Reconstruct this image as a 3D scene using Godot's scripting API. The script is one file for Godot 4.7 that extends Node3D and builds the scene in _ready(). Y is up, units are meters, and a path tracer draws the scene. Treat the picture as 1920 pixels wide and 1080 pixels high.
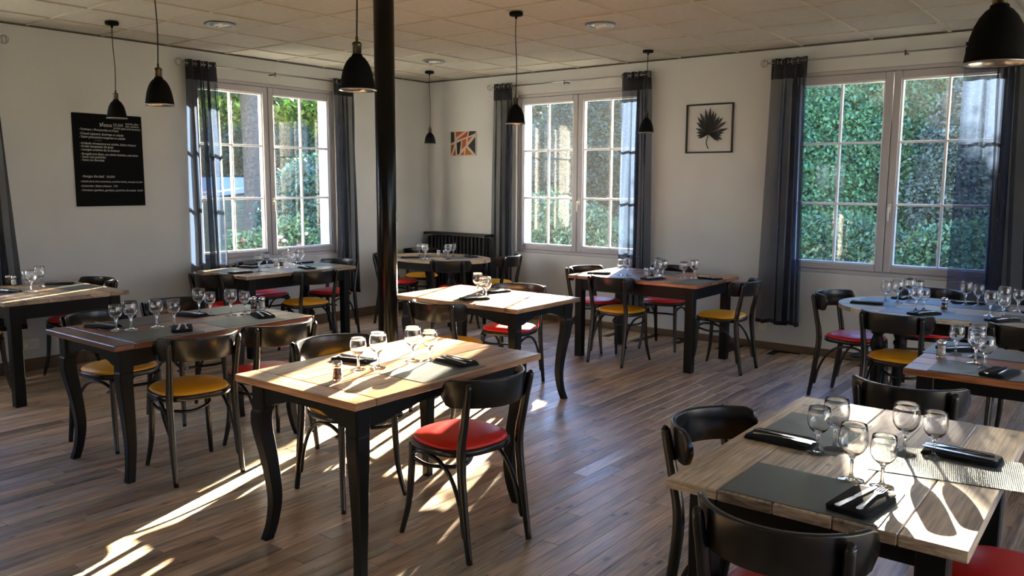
extends Node3D
# A restaurant dining room in late sun: ten laid tables, bentwood chairs, three paned windows, sheer black curtains.
# The room: left wall x = -7.26, back wall z = -7.63, floor y = 0, ceiling y = 2.808. Camera eye height 1.575 m.

const XL := -7.26
const ZB := -7.63
const XR := 3.2
const ZF := 3.6
const H := 2.808

var rng := RandomNumberGenerator.new()
var names := {}
var M := {}
var fir_cache := {}

# ------------------------------------------------------------------ naming and nodes
func numbered(called: String) -> String:
	var n: int = names.get(called, 0)
	names[called] = n + 1
	return called if n == 0 else "%s_%03d" % [called, n]

func thing(called: String, label: String, category: String, at := Vector3.ZERO, turn := 0.0, group := "") -> Node3D:
	var o := Node3D.new()
	o.name = numbered(called)
	add_child(o)
	o.position = at
	o.rotation.y = turn
	tag(o, label, category, group)
	return o

func tag(o: Node, label: String, category: String, group := "") -> void:
	o.set_meta("label", label)
	o.set_meta("category", category)
	if group != "":
		o.set_meta("group", group)

func struct_node(called: String, label := "") -> Node3D:
	var o := Node3D.new()
	o.name = called
	add_child(o)
	o.set_meta("kind", "structure")
	if label != "":
		o.set_meta("label", label)
	return o

func part(called: String, mesh: Mesh, mat: Material, parent: Node, at := Transform3D()) -> MeshInstance3D:
	var o := MeshInstance3D.new()
	o.name = called
	o.mesh = mesh
	o.material_override = mat
	o.cast_shadow = GeometryInstance3D.SHADOW_CASTING_SETTING_ON
	o.transform = at
	parent.add_child(o, true)
	return o

func top_mesh(called: String, mesh: Mesh, mat: Material, label: String, category: String, at: Vector3, turn := 0.0, group := "") -> MeshInstance3D:
	var o := MeshInstance3D.new()
	o.name = numbered(called)
	o.mesh = mesh
	o.material_override = mat
	add_child(o)
	o.position = at
	o.rotation.y = turn
	tag(o, label, category, group)
	return o

func at(x: float, y: float, z: float, ry := 0.0) -> Transform3D:
	return Transform3D(Basis(Vector3.UP, ry), Vector3(x, y, z))

# ------------------------------------------------------------------ mesh helpers
func st_new(smooth := false) -> SurfaceTool:
	var st := SurfaceTool.new()
	st.begin(Mesh.PRIMITIVE_TRIANGLES)
	st.set_smooth_group(0 if smooth else -1)
	return st

func done(st: SurfaceTool) -> ArrayMesh:
	st.generate_normals()
	return st.commit()

func tri(st: SurfaceTool, a: Vector3, b: Vector3, c: Vector3) -> void:   # counter-clockwise seen from outside
	st.add_vertex(a); st.add_vertex(c); st.add_vertex(b)

func quad(st: SurfaceTool, a: Vector3, b: Vector3, c: Vector3, d: Vector3) -> void:
	tri(st, a, b, c); tri(st, a, c, d)

func box(st: SurfaceTool, c: Vector3, s: Vector3) -> void:
	var h := s / 2.0
	var p := []
	for i in 8:
		p.append(c + Vector3(h.x if i & 1 else -h.x, h.y if i & 2 else -h.y, h.z if i & 4 else -h.z))
	quad(st, p[1], p[3], p[7], p[5]); quad(st, p[0], p[4], p[6], p[2])
	quad(st, p[2], p[6], p[7], p[3]); quad(st, p[0], p[1], p[5], p[4])
	quad(st, p[4], p[5], p[7], p[6]); quad(st, p[0], p[2], p[3], p[1])

func cbox(st: SurfaceTool, c: Vector3, s: Vector3, b: float) -> void:    # box with chamfered edges
	var h := s / 2.0
	for ax in 3:
		for sg in [-1.0, 1.0]:
			var u := (ax + 1) % 3
			var v := (ax + 2) % 3
			var q := []
			for k in [[-1, -1], [1, -1], [1, 1], [-1, 1]]:
				var w := Vector3.ZERO
				w[ax] = sg * h[ax]
				w[u] = k[0] * (h[u] - b)
				w[v] = k[1] * (h[v] - b)
				q.append(c + w)
			if sg > 0: quad(st, q[0], q[1], q[2], q[3])
			else: quad(st, q[3], q[2], q[1], q[0])
	for ax in 3:
		var u := (ax + 1) % 3
		var v := (ax + 2) % 3
		for su in [-1.0, 1.0]:
			for sv in [-1.0, 1.0]:
				var e := []
				for k in [[-1.0, 0], [1.0, 0], [1.0, 1], [-1.0, 1]]:
					var w := Vector3.ZERO
					w[ax] = k[0] * (h[ax] - b)
					w[u] = su * (h[u] if k[1] == 0 else h[u] - b)
					w[v] = sv * (h[v] - b if k[1] == 0 else h[v])
					e.append(c + w)
				if su * sv > 0: quad(st, e[3], e[2], e[1], e[0]) if false else quad(st, e[0], e[3], e[2], e[1])
				else: quad(st, e[0], e[1], e[2], e[3])
	for sx in [-1.0, 1.0]:
		for sy in [-1.0, 1.0]:
			for sz in [-1.0, 1.0]:
				var a := c + Vector3(sx * h.x, sy * (h.y - b), sz * (h.z - b))
				var d := c + Vector3(sx * (h.x - b), sy * h.y, sz * (h.z - b))
				var e := c + Vector3(sx * (h.x - b), sy * (h.y - b), sz * h.z)
				if sx * sy * sz > 0: tri(st, a, d, e)
				else: tri(st, a, e, d)

func one_box(s: Vector3, b := 0.0, c := Vector3.ZERO) -> ArrayMesh:
	var st := st_new()
	if b > 0.0: cbox(st, c, s, b)
	else: box(st, c, s)
	return done(st)

func lathe(st: SurfaceTool, prof: Array, seg: int, c := Vector3.ZERO) -> void:   # prof: Vector2(radius, y), listed so that outside is on the right going up
	for i in prof.size() - 1:
		var a: Vector2 = prof[i]
		var b: Vector2 = prof[i + 1]
		for k in seg:
			var t0 := TAU * k / seg
			var t1 := TAU * ((k + 1) % seg) / seg
			var a0 := c + Vector3(a.x * cos(t0), a.y, -a.x * sin(t0))
			var a1 := c + Vector3(a.x * cos(t1), a.y, -a.x * sin(t1))
			var b0 := c + Vector3(b.x * cos(t0), b.y, -b.x * sin(t0))
			var b1 := c + Vector3(b.x * cos(t1), b.y, -b.x * sin(t1))
			if a.x > 1e-6: tri(st, a0, a1, b1)
			if b.x > 1e-6: tri(st, a0, b1, b0)

func one_lathe(prof: Array, seg := 24, smooth := true) -> ArrayMesh:
	var st := st_new(smooth)
	lathe(st, prof, seg)
	return done(st)

func spline(pts: Array, n: int) -> Array:                # Catmull-Rom through Vector3 (or Vector4) points
	var out := []
	for i in pts.size() - 1:
		var p0 = pts[maxi(i - 1, 0)]
		var p1 = pts[i]
		var p2 = pts[i + 1]
		var p3 = pts[mini(i + 2, pts.size() - 1)]
		for k in n:
			var t := float(k) / n
			out.append(0.5 * ((2.0 * p1) + (p2 - p0) * t + (2.0 * p0 - 5.0 * p1 + 4.0 * p2 - p3) * t * t + (3.0 * p1 - p0 - 3.0 * p2 + p3) * t * t * t))
	out.append(pts[-1])
	return out

func rings(st: SurfaceTool, rr: Array, closed_ends := true) -> void:     # rr: arrays of Vector3 of equal size, each ring counter-clockwise seen from the end
	var n: int = rr[0].size()
	for i in rr.size() - 1:
		for k in n:
			quad(st, rr[i][k], rr[i][(k + 1) % n], rr[i + 1][(k + 1) % n], rr[i + 1][k])
	if closed_ends:
		var c0 := Vector3.ZERO
		var c1 := Vector3.ZERO
		for k in n:
			c0 += rr[0][k] / n
			c1 += rr[-1][k] / n
		for k in n:
			tri(st, c0, rr[0][(k + 1) % n], rr[0][k])
			tri(st, c1, rr[-1][k], rr[-1][(k + 1) % n])

func tube(st: SurfaceTool, pts: Array, seg := 8, flat := 1.0) -> void:   # pts: Vector4(x, y, z, radius)
	var rr := []
	var side := Vector3.ZERO
	for i in pts.size():
		var a: Vector4 = pts[maxi(i - 1, 0)]
		var b: Vector4 = pts[mini(i + 1, pts.size() - 1)]
		var d := Vector3(b.x - a.x, b.y - a.y, b.z - a.z).normalized()
		if side == Vector3.ZERO:
			side = d.cross(Vector3.RIGHT if absf(d.x) < 0.7 else Vector3.UP).normalized()
		side = (side - d * side.dot(d)).normalized()
		var up := d.cross(side).normalized()
		var p: Vector4 = pts[i]
		var ring := []
		for k in seg:
			var t := TAU * k / seg
			ring.append(Vector3(p.x, p.y, p.z) + (side * cos(t) * flat + up * sin(t)) * p.w)
		rr.append(ring)
	rings(st, rr)

func prism(st: SurfaceTool, poly: PackedVector2Array, z0: float, z1: float) -> void:   # polygon in xy, extruded along z
	var pg := poly
	if Geometry2D.is_polygon_clockwise(pg):
		pg = poly.duplicate()
		pg.reverse()
	# Geometry2D's clockwise is for y down; with y up this order is counter-clockwise when its area is positive
	var area := 0.0
	for i in pg.size():
		area += pg[i].cross(pg[(i + 1) % pg.size()])
	if area < 0:
		pg.reverse()
	var idx := Geometry2D.triangulate_polygon(pg)
	for i in range(0, idx.size(), 3):
		var a := pg[idx[i]]
		var b := pg[idx[i + 1]]
		var c := pg[idx[i + 2]]
		if (b - a).cross(c - a) < 0:
			var t := b
			b = c
			c = t
		tri(st, Vector3(a.x, a.y, z1), Vector3(b.x, b.y, z1), Vector3(c.x, c.y, z1))
		tri(st, Vector3(a.x, a.y, z0), Vector3(c.x, c.y, z0), Vector3(b.x, b.y, z0))
	for i in pg.size():
		var a := pg[i]
		var b := pg[(i + 1) % pg.size()]
		quad(st, Vector3(a.x, a.y, z0), Vector3(b.x, b.y, z0), Vector3(b.x, b.y, z1), Vector3(a.x, a.y, z1))

func multi(called: String, mesh: Mesh, mat: Material, xf: Array, cols: Array, parent: Node) -> MultiMeshInstance3D:
	var mm := MultiMesh.new()
	mm.transform_format = MultiMesh.TRANSFORM_3D
	mm.use_colors = cols.size() > 0
	mm.mesh = mesh
	mm.instance_count = xf.size()
	for i in xf.size():
		mm.set_instance_transform(i, xf[i])
		if cols.size() > 0:
			mm.set_instance_color(i, cols[i])
	var o := MultiMeshInstance3D.new()
	o.name = called
	o.multimesh = mm
	o.material_override = mat
	o.set_meta("kind", "stuff")
	parent.add_child(o, true)
	return o

# ------------------------------------------------------------------ materials
func rgb8(r: float, g: float, b: float) -> Color:
	return Color(r / 255.0, g / 255.0, b / 255.0)

func mat(c: Color, rough: float, metal := 0.0) -> StandardMaterial3D:
	var m := StandardMaterial3D.new()
	m.albedo_color = c
	m.roughness = rough
	m.metallic = metal
	return m

func wood_image(sd: int, w: int, h: int, contrast: float, fine: float) -> ImageTexture:
	var n1 := FastNoiseLite.new()
	n1.seed = sd
	n1.noise_type = FastNoiseLite.TYPE_SIMPLEX_SMOOTH
	n1.frequency = 0.012
	n1.fractal_octaves = 4
	var n2 := FastNoiseLite.new()
	n2.seed = sd + 7
	n2.noise_type = FastNoiseLite.TYPE_SIMPLEX
	n2.frequency = 0.05
	n2.fractal_octaves = 2
	var kr := RandomNumberGenerator.new()
	kr.seed = sd
	var knots := []
	for i in 7:
		knots.append(Vector3(kr.randf() * w, kr.randf() * h, 1.2 + kr.randf() * 2.6))
	var im := Image.create(w, h, false, Image.FORMAT_RGB8)
	for y in h:
		for x in w:
			# blended with itself across the ends, so that it repeats without a seam
			var fx := float(x) / w
			var a := n1.get_noise_2d(x * 0.22, y * 2.4)
			var a2 := n1.get_noise_2d((x - w) * 0.22, y * 2.4)
			var g := n2.get_noise_2d(x * 0.12, y * 5.0)
			var g2 := n2.get_noise_2d((x - w) * 0.12, y * 5.0)
			var v := lerpf(a, a2, fx)
			var f := lerpf(g, g2, fx)
			var ringed := sin(v * 22.0) * 0.25
			var dark := 0.0
			for q in knots:
				var e: float = Vector2((x - q.x) * 0.45, y - q.y).length_squared() / (q.z * q.z)
				if e < 9.0: dark += 0.42 * exp(-e)
			var k: float = clampf(0.84 - dark + contrast * (v * 0.9 + ringed * 0.6) + fine * f, 0.25, 1.0)
			im.set_pixel(x, y, Color(k, k * (0.985 + 0.03 * v), k * (0.96 + 0.06 * v)))
	im.generate_mipmaps()
	return ImageTexture.create_from_image(im)

func wood(tex: Texture2D, c: Color, rough: float, sx: float, sy: float, off: Vector3) -> StandardMaterial3D:
	var m := mat(c, rough)
	m.albedo_texture = tex
	m.uv1_triplanar = true
	m.uv1_scale = Vector3(sx, sy, sy)
	m.uv1_offset = off
	return m

func noise_tex(sd: int, freq: float, lo: float, hi: float, size := 256, oct := 4) -> NoiseTexture2D:
	var n := FastNoiseLite.new()
	n.seed = sd
	n.frequency = freq
	n.fractal_octaves = oct
	var t := NoiseTexture2D.new()
	t.width = size
	t.height = size
	t.seamless = true
	t.noise = n
	var g := Gradient.new()
	g.set_color(0, Color(lo, lo, lo))
	g.set_color(1, Color(hi, hi, hi))
	t.color_ramp = g
	return t

func make_materials() -> void:
	var w1 := wood_image(11, 512, 128, 0.30, 0.20)
	var w2 := wood_image(29, 512, 128, 0.55, 0.25)
	M.w1 = w1
	M.w2 = w2
	var plaster := mat(rgb8(200, 203, 202), 0.9)
	plaster.albedo_texture = noise_tex(3, 0.004, 0.93, 1.0)
	plaster.uv1_triplanar = true
	plaster.uv1_world_triplanar = true
	plaster.uv1_scale = Vector3(0.4, 0.4, 0.4)
	plaster.heightmap_enabled = true
	plaster.heightmap_texture = noise_tex(4, 0.09, 0.0, 1.0, 256, 3)
	plaster.heightmap_scale = 0.05
	M.plaster = plaster
	var tile := mat(rgb8(178, 176, 166), 0.95)
	tile.albedo_texture = noise_tex(5, 0.06, 0.94, 1.0, 256, 5)
	tile.uv1_triplanar = true
	tile.uv1_world_triplanar = true
	tile.uv1_scale = Vector3(0.9, 0.9, 0.9)
	M.tile = tile
	M.tgrid = mat(rgb8(172, 165, 148), 0.6)
	M.frame = mat(rgb8(168, 166, 170), 0.38)
	M.muntin = mat(rgb8(228, 230, 232), 0.35)
	var pane := mat(Color(1, 1, 1, 0.03), 0.02)
	pane.transparency = BaseMaterial3D.TRANSPARENCY_ALPHA
	pane.metallic_specular = 0.27
	M.pane = pane
	M.black = mat(Color(0.085, 0.09, 0.09), 0.42)
	M.black.metallic_specular = 0.26
	M.chair = mat(Color(0.10, 0.102, 0.096), 0.27)
	M.chair.metallic_specular = 0.5
	M.iron = mat(Color(0.035, 0.035, 0.036), 0.55)
	M.column = mat(Color(0.028, 0.028, 0.027), 0.24)
	M.column.metallic_specular = 0.32
	M.red = mat(rgb8(222, 34, 28), 0.36)
	M.yellow = mat(rgb8(232, 166, 30), 0.38)
	M.steel = mat(Color(0.82, 0.83, 0.85), 0.16, 1.0)
	M.brushed = mat(Color(0.62, 0.62, 0.62), 0.3, 1.0)
	M.bronze = mat(Color(0.34, 0.32, 0.27), 0.3, 1.0)
	M.shade = mat(Color(0.02, 0.02, 0.018), 0.75)
	M.shade.metallic_specular = 0.25
	M.shade_in = mat(Color(0.75, 0.75, 0.74), 0.25, 1.0)
	M.cord = mat(Color(0.04, 0.04, 0.04), 0.7)
	var glass := mat(Color(1, 1, 1, 0.0), 0.0)
	glass.transparency = BaseMaterial3D.TRANSPARENCY_ALPHA
	glass.refraction_enabled = true
	glass.refraction_scale = 0.05
	M.glass = glass
	var cloth := mat(Color(0.035, 0.037, 0.042), 0.95)
	cloth.heightmap_enabled = true
	cloth.heightmap_texture = noise_tex(8, 0.2, 0.0, 1.0, 128, 2)
	cloth.heightmap_scale = 0.03
	cloth.uv1_triplanar = true
	cloth.uv1_scale = Vector3(12, 12, 12)
	M.napkin = cloth
	# woven placemat: a fine checked relief
	var im := Image.create(64, 64, false, Image.FORMAT_RGB8)
	for y in 64:
		for x in 64:
			var over := ((x / 8) + (y / 8)) % 2 == 0
			var k := (absf(sin(PI * (x % 8 + 0.5) / 8.0)) if over else absf(sin(PI * (y % 8 + 0.5) / 8.0)))
			im.set_pixel(x, y, Color(k, k, k))
	im.generate_mipmaps()
	var weave := ImageTexture.create_from_image(im)
	var mm := mat(Color(0.41, 0.44, 0.44), 0.38, 0.7)
	mm.heightmap_enabled = true
	mm.heightmap_texture = weave
	mm.heightmap_scale = 0.06
	mm.uv1_triplanar = true
	mm.uv1_scale = Vector3(24, 24, 24)
	M.mat = mm
	# table boards, in four tones of old wood; floor planks in ten
	M.boards = {}
	var tones := {"warm": rgb8(180, 136, 100), "tan": rgb8(190, 150, 112), "light": rgb8(218, 208, 192), "pale": rgb8(200, 172, 138), "brown": rgb8(138, 86, 62), "grey": rgb8(206, 188, 164), "orange": rgb8(182, 116, 74)}
	for key in tones:
		var row := []
		for k in 5:
			var c: Color = tones[key]
			var f := 0.88 + 0.055 * k
			var bm := wood(w2 if k % 2 else w1, Color(c.r * f, c.g * f, c.b * f), (0.40 if key == "grey" else 0.28) + 0.02 * (k % 3), 0.8, 2.6, Vector3(0.37 * k, 0.21 * k, 0.43 * k))
			bm.metallic_specular = 0.85 if key == "light" else 0.65
			row.append(bm)
		M.boards[key] = row
	M.planks = []
	for k in 12:
		var f: float = [0.80, 0.95, 1.06, 0.88, 1.14, 0.74, 1.0, 0.92, 1.10, 0.84, 1.02, 0.97][k]
		var warm: float = [0.0, 1.0, 0.4, 0.8, 0.2, 1.0, 0.5, 0.0, 0.7, 0.3, 0.9, 0.6][k]
		var c := rgb8(204, 188, 166).lerp(rgb8(206, 172, 136), warm)
		var pm := wood(w2 if k % 3 == 0 else w1, Color(c.r * f, c.g * f, c.b * f), 0.30 + 0.03 * (k % 4), 0.7, 2.4, Vector3(0.29 * k, 0.0, 0.37 * k))
		pm.metallic_specular = 0.72
		M.planks.append(pm)
	M.sub = mat(rgb8(52, 42, 36), 0.9)
	M.base = mat(rgb8(112, 92, 72), 0.6)
	M.base.albedo_texture = w1
	M.base.uv1_triplanar = true
	M.base.uv1_scale = Vector3(0.6, 3, 3)
	var sheer := mat(Color(0.085, 0.092, 0.115, 0.66), 0.9)
	sheer.transparency = BaseMaterial3D.TRANSPARENCY_ALPHA
	sheer.cull_mode = BaseMaterial3D.CULL_DISABLED
	sheer.backlight_enabled = true
	sheer.backlight = Color(0.19, 0.24, 0.32)
	M.sheer = sheer
	var band := sheer.duplicate()
	band.albedo_color = Color(0.09, 0.09, 0.095, 0.85)
	M.band = band
	M.sequin = mat(Color(0.9, 0.92, 0.95), 0.1, 1.0)
	M.white_plastic = mat(rgb8(212, 210, 200), 0.4)
	M.salt = mat(rgb8(225, 222, 214), 0.9)
	M.pepper = mat(rgb8(92, 62, 40), 0.9)
	var slate := mat(Color(0.04, 0.05, 0.055), 0.7)
	slate.metallic_specular = 0.2
	M.slate = slate
	M.chalk = mat(rgb8(205, 205, 200), 0.95)

# ------------------------------------------------------------------ shell of the room
func wall(called: String, at_: Transform3D, length: float, openings: Array, thick := 0.3) -> Node3D:
	# local x runs along the wall from 0 to length, y up, the inner face is z = 0 and the wall goes to z = -thick
	var st := st_new()
	var u := 0.0
	for o in openings:
		if o[0] > u:
			box(st, Vector3((u + o[0]) / 2, (H + 0.25) / 2, -thick / 2), Vector3(o[0] - u, H + 0.25, thick))
		var w: float = o[1] - o[0]
		var c: float = (o[0] + o[1]) / 2
		if o[2] > 0.0:
			box(st, Vector3(c, o[2] / 2, -thick / 2), Vector3(w, o[2], thick))
		box(st, Vector3(c, (o[3] + H + 0.25) / 2, -thick / 2), Vector3(w, H + 0.25 - o[3], thick))
		u = o[1]
	if u < length:
		box(st, Vector3((u + length) / 2, (H + 0.25) / 2, -thick / 2), Vector3(length - u, H + 0.25, thick))
	var n := MeshInstance3D.new()
	n.name = called
	n.mesh = done(st)
	n.material_override = M.plaster
	n.set_meta("kind", "structure")
	add_child(n)
	n.transform = at_
	return n

func window(called: String, at_: Transform3D, hw: float, label: String) -> void:
	# local origin: bottom centre of the opening on the inner wall face; 1.80 m high
	var o := struct_node(called, label)
	o.transform = at_
	var ht := 1.80
	var z0 := -0.115
	var z1 := -0.028
	var zc := (z0 + z1) / 2
	var st := st_new()
	var f := 0.032
	for s in [-1.0, 1.0]:
		cbox(st, Vector3(s * (hw - f / 2), ht / 2, zc), Vector3(f, ht, z1 - z0), 0.003)
	for y in [f / 2, ht - f / 2]:
		cbox(st, Vector3(0, y, zc), Vector3(hw * 2, f, z1 - z0), 0.003)
	part("frame", done(st), M.frame, o)
	var sill := st_new()
	cbox(sill, Vector3(0, -0.02, -0.215), Vector3(hw * 2, 0.04, 0.19), 0.004)
	part("sill", done(sill), M.frame, o)
	var gx0 := 0.066
	var gx1 := hw - 0.076
	var gy0 := 0.096
	var gy1 := 1.695
	var my := [0.630, 1.166]
	var sz0 := -0.095
	var sz1 := -0.022
	for s in [-1.0, 1.0]:
		var ss := st_new()
		var x0 := 0.003
		var x1 := hw - f - 0.003
		var cz := (sz0 + sz1) / 2
		var dz := sz1 - sz0
		cbox(ss, Vector3(s * (x0 + gx0) / 2, ht / 2, cz), Vector3(gx0 - x0, ht - 0.07, dz), 0.006)
		cbox(ss, Vector3(s * (x1 + gx1) / 2, ht / 2, cz), Vector3(x1 - gx1, ht - 0.07, dz), 0.006)
		cbox(ss, Vector3(s * (gx0 + gx1) / 2, (0.035 + gy0) / 2, cz), Vector3(gx1 - gx0, gy0 - 0.035, dz), 0.006)
		cbox(ss, Vector3(s * (gx0 + gx1) / 2, (ht - 0.035 + gy1) / 2, cz), Vector3(gx1 - gx0, ht - 0.035 - gy1, dz), 0.006)
		var sash := part("sash", done(ss), M.frame, o)
		var mid := (gx0 + gx1) / 2
		var bead := st_new()
		for e in [[gx0 + 0.006, gy0, gy1, 0], [gx1 - 0.006, gy0, gy1, 0]]:
			cbox(bead, Vector3(s * e[0], (gy0 + gy1) / 2, cz - 0.004), Vector3(0.012, gy1 - gy0, 0.05), 0.003)
		for y in [gy0 + 0.006, gy1 - 0.006]:
			cbox(bead, Vector3(s * mid, y, cz - 0.004), Vector3(gx1 - gx0, 0.012, 0.05), 0.003)
		part("glazing_bead", done(bead), M.muntin, sash)
		part("muntin", one_box(Vector3(0.022, gy1 - gy0, 0.036), 0.005, Vector3(s * mid, (gy0 + gy1) / 2, cz)), M.muntin, sash)
		for y in my:
			part("muntin", one_box(Vector3(gx1 - gx0, 0.022, 0.034), 0.005, Vector3(s * mid, y, cz)), M.muntin, sash)
		var ys := [gy0, my[0], my[1], gy1]
		for k in 3:
			for h in 2:
				var a: float = gx0 if h == 0 else mid
				var b: float = mid if h == 0 else gx1
				part("pane", one_box(Vector3(b - a - 0.006, ys[k + 1] - ys[k] - 0.006, 0.006), 0.0, Vector3(s * (a + b) / 2, (ys[k] + ys[k + 1]) / 2, cz)), M.pane, sash)
	var hn := st_new(true)
	cbox(hn, Vector3(0.028, 0.60, -0.018), Vector3(0.026, 0.075, 0.010), 0.003)
	tube(hn, [Vector4(0.028, 0.60, -0.016, 0.008), Vector4(0.028, 0.60, 0.018, 0.008)], 8)
	tube(hn, spline([Vector4(0.028, 0.605, 0.018, 0.009), Vector4(0.028, 0.57, 0.026, 0.009), Vector4(0.028, 0.49, 0.022, 0.007)], 4), 8)
	part("handle", done(hn), M.white_plastic, o)

func build_shell() -> void:
	# walls; window openings are 1.80 m high from y = 0.77
	var y0 := 0.77
	var y1 := 2.57
	# back wall, seen from inside: local x = world x + 7.56
	var b0 := XL - 0.3
	wall("wall_back", Transform3D(Basis(), Vector3(b0, 0, ZB)), XR + 0.3 - b0,
		[[-5.03 - 0.83 - b0, -5.03 + 0.83 - b0, y0, y1], [-1.82 - 0.87 - b0, -1.82 + 0.87 - b0, y0, y1], [1.45 - 0.87 - b0, 1.45 + 0.87 - b0, y0, y1]])
	window("window_2", at(-5.03, y0, ZB), 0.83, "white two-leaf paned window between the radiator and the palm leaf picture")
	window("window_3", at(-1.82, y0, ZB), 0.87, "white two-leaf paned window at the right behind the oval table")
	window("window_5", at(1.45, y0, ZB), 0.87, "white two-leaf paned window beyond the right edge of the photo")
	# left wall: local x runs towards -z
	var lt := Transform3D(Basis(Vector3.UP, PI / 2), Vector3(XL, 0, ZF))
	wall("wall_left", lt, ZF - ZB,
		[[ZF + 1.55 - 0.865, ZF + 1.55 + 0.865, y0, y1], [ZF + 5.27 - 0.865, ZF + 5.27 + 0.865, y0, y1]])
	window("window_1", Transform3D(Basis(Vector3.UP, PI / 2), Vector3(XL, y0, -5.27)), 0.865, "white two-leaf paned window in the left wall looking onto road and roses")
	window("window_4", Transform3D(Basis(Vector3.UP, PI / 2), Vector3(XL, y0, -1.55)), 0.865, "white two-leaf paned window beyond the left edge of the photo")
	# front wall behind the camera, and the right wall
	var ft := Transform3D(Basis(Vector3.UP, PI), Vector3(XR, 0, ZF))
	wall("wall_front", ft, XR - XL, [[XR + 5.75 - 0.47, XR + 5.75 + 0.47, 0.0, 2.15]])
	var d := struct_node("door_1", "white half-glazed door in the wall behind the camera")
	d.transform = Transform3D(Basis(Vector3.UP, PI), Vector3(-5.75, 0, ZF))
	var ds := st_new()
	cbox(ds, Vector3(0, 0.5, -0.1), Vector3(0.92, 1.0, 0.05), 0.004)
	for s in [-1.0, 1.0]:
		cbox(ds, Vector3(s * 0.39, 1.57, -0.1), Vector3(0.14, 1.14, 0.05), 0.004)
	cbox(ds, Vector3(0, 2.07, -0.1), Vector3(0.64, 0.14, 0.05), 0.004)
	cbox(ds, Vector3(0, 1.5, -0.1), Vector3(0.03, 1.0, 0.04), 0.004)
	part("panel", done(ds), M.muntin, d)
	part("pane", one_box(Vector3(0.64, 1.0, 0.006), 0.0, Vector3(0, 1.5, -0.1)), M.pane, d)
	wall("wall_right", Transform3D(Basis(Vector3.UP, -PI / 2), Vector3(XR, 0, ZB)), ZF - ZB, [[1.7 - 0.865, 1.7 + 0.865, y0, y1], [4.2 - 0.865, 4.2 + 0.865, y0, y1], [6.7 - 0.865, 6.7 + 0.865, y0, y1]])
	for k in 3:
		window("window_%d" % (6 + k), Transform3D(Basis(Vector3.UP, -PI / 2), Vector3(XR, y0, ZB + 1.7 + 2.5 * k)), 0.865, "white two-leaf paned window in the right wall, %s from the back wall, outside the photo" % ["first", "second", "third"][k])
	# baseboards
	var bs := st_new()
	cbox(bs, Vector3((XL + XR) / 2, 0.035, ZB + 0.008), Vector3(XR - XL, 0.07, 0.016), 0.003)
	var bb := part("baseboard_back", done(bs), M.base, self)
	bb.set_meta("kind", "structure")
	var bl := MeshInstance3D.new()
	bl.name = "baseboard_left"
	bl.mesh = one_box(Vector3(ZF - ZB - 0.02, 0.105, 0.016), 0.003)
	bl.material_override = M.base
	bl.set_meta("kind", "structure")
	add_child(bl)
	bl.transform = Transform3D(Basis(Vector3.UP, PI / 2), Vector3(XL + 0.008, 0.0525, (ZF + ZB) / 2 + 0.01))

func in_view(p: Vector3) -> float:            # 0 outside the frame, else how large a piece there is seen
	var cam: Camera3D = get_node("camera")
	var q: Vector3 = cam.transform.affine_inverse() * p
	if q.z > -0.4: return 0.0
	if absf(q.x / q.z) > 0.66 or absf(q.y / q.z) > 0.39: return 0.0
	return 1.0 / q.length_squared() * absf((cam.position - p).normalized().y)

func build_floor() -> void:
	var fl := struct_node("floor", "floor of grey-brown wooden planks running towards the back wall")
	part("underlay", one_box(Vector3(XR - XL + 0.6, 0.1, ZF - ZB + 0.6), 0.0, Vector3((XL + XR) / 2, -0.062, (ZB + ZF) / 2)), M.sub, fl)
	var pw := 0.092
	var lens := [0.92, 1.2, 1.48]
	var shapes := []
	for l in lens:
		shapes.append(one_box(Vector3(l - 0.0015, 0.012, pw - 0.0012), 0.0012, Vector3(0, -0.006, 0)))
	var list := []
	var x := XL + pw / 2
	var col := 0
	while x < XR:
		var z := ZB + rng.randf() * -1.2
		while z < ZF:
			var k := rng.randi() % 3
			var l: float = lens[k]
			var zc := z + l / 2
			if zc > ZB - 0.2 and zc < ZF + 0.2:
				list.append([maxf(in_view(Vector3(x, 0, zc)), maxf(in_view(Vector3(x, 0, zc - 0.45)), in_view(Vector3(x, 0, zc + 0.45)))), x, zc, k, rng.randi() % 12])
			z += l
		x += pw
		col += 1
	list.sort_custom(func(a, b): return a[0] > b[0])
	var rest := {}
	for i in list.size():
		var e: Array = list[i]
		var t := Transform3D(Basis(Vector3.UP, PI / 2), Vector3(e[1], rng.randf() * 0.0006 - 0.0006, e[2]))
		if i < 300:
			part("plank", shapes[e[3]], M.planks[e[4]], fl, t)
		else:
			var key: int = e[3] * 12 + e[4]
			if not rest.has(key): rest[key] = []
			rest[key].append(t)
	# the farther planks: the same boards, joined by material
	var st_by := {}
	for key in rest:
		multi("far_planks", shapes[key / 12], M.planks[key % 12], rest[key], [], fl)

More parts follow.
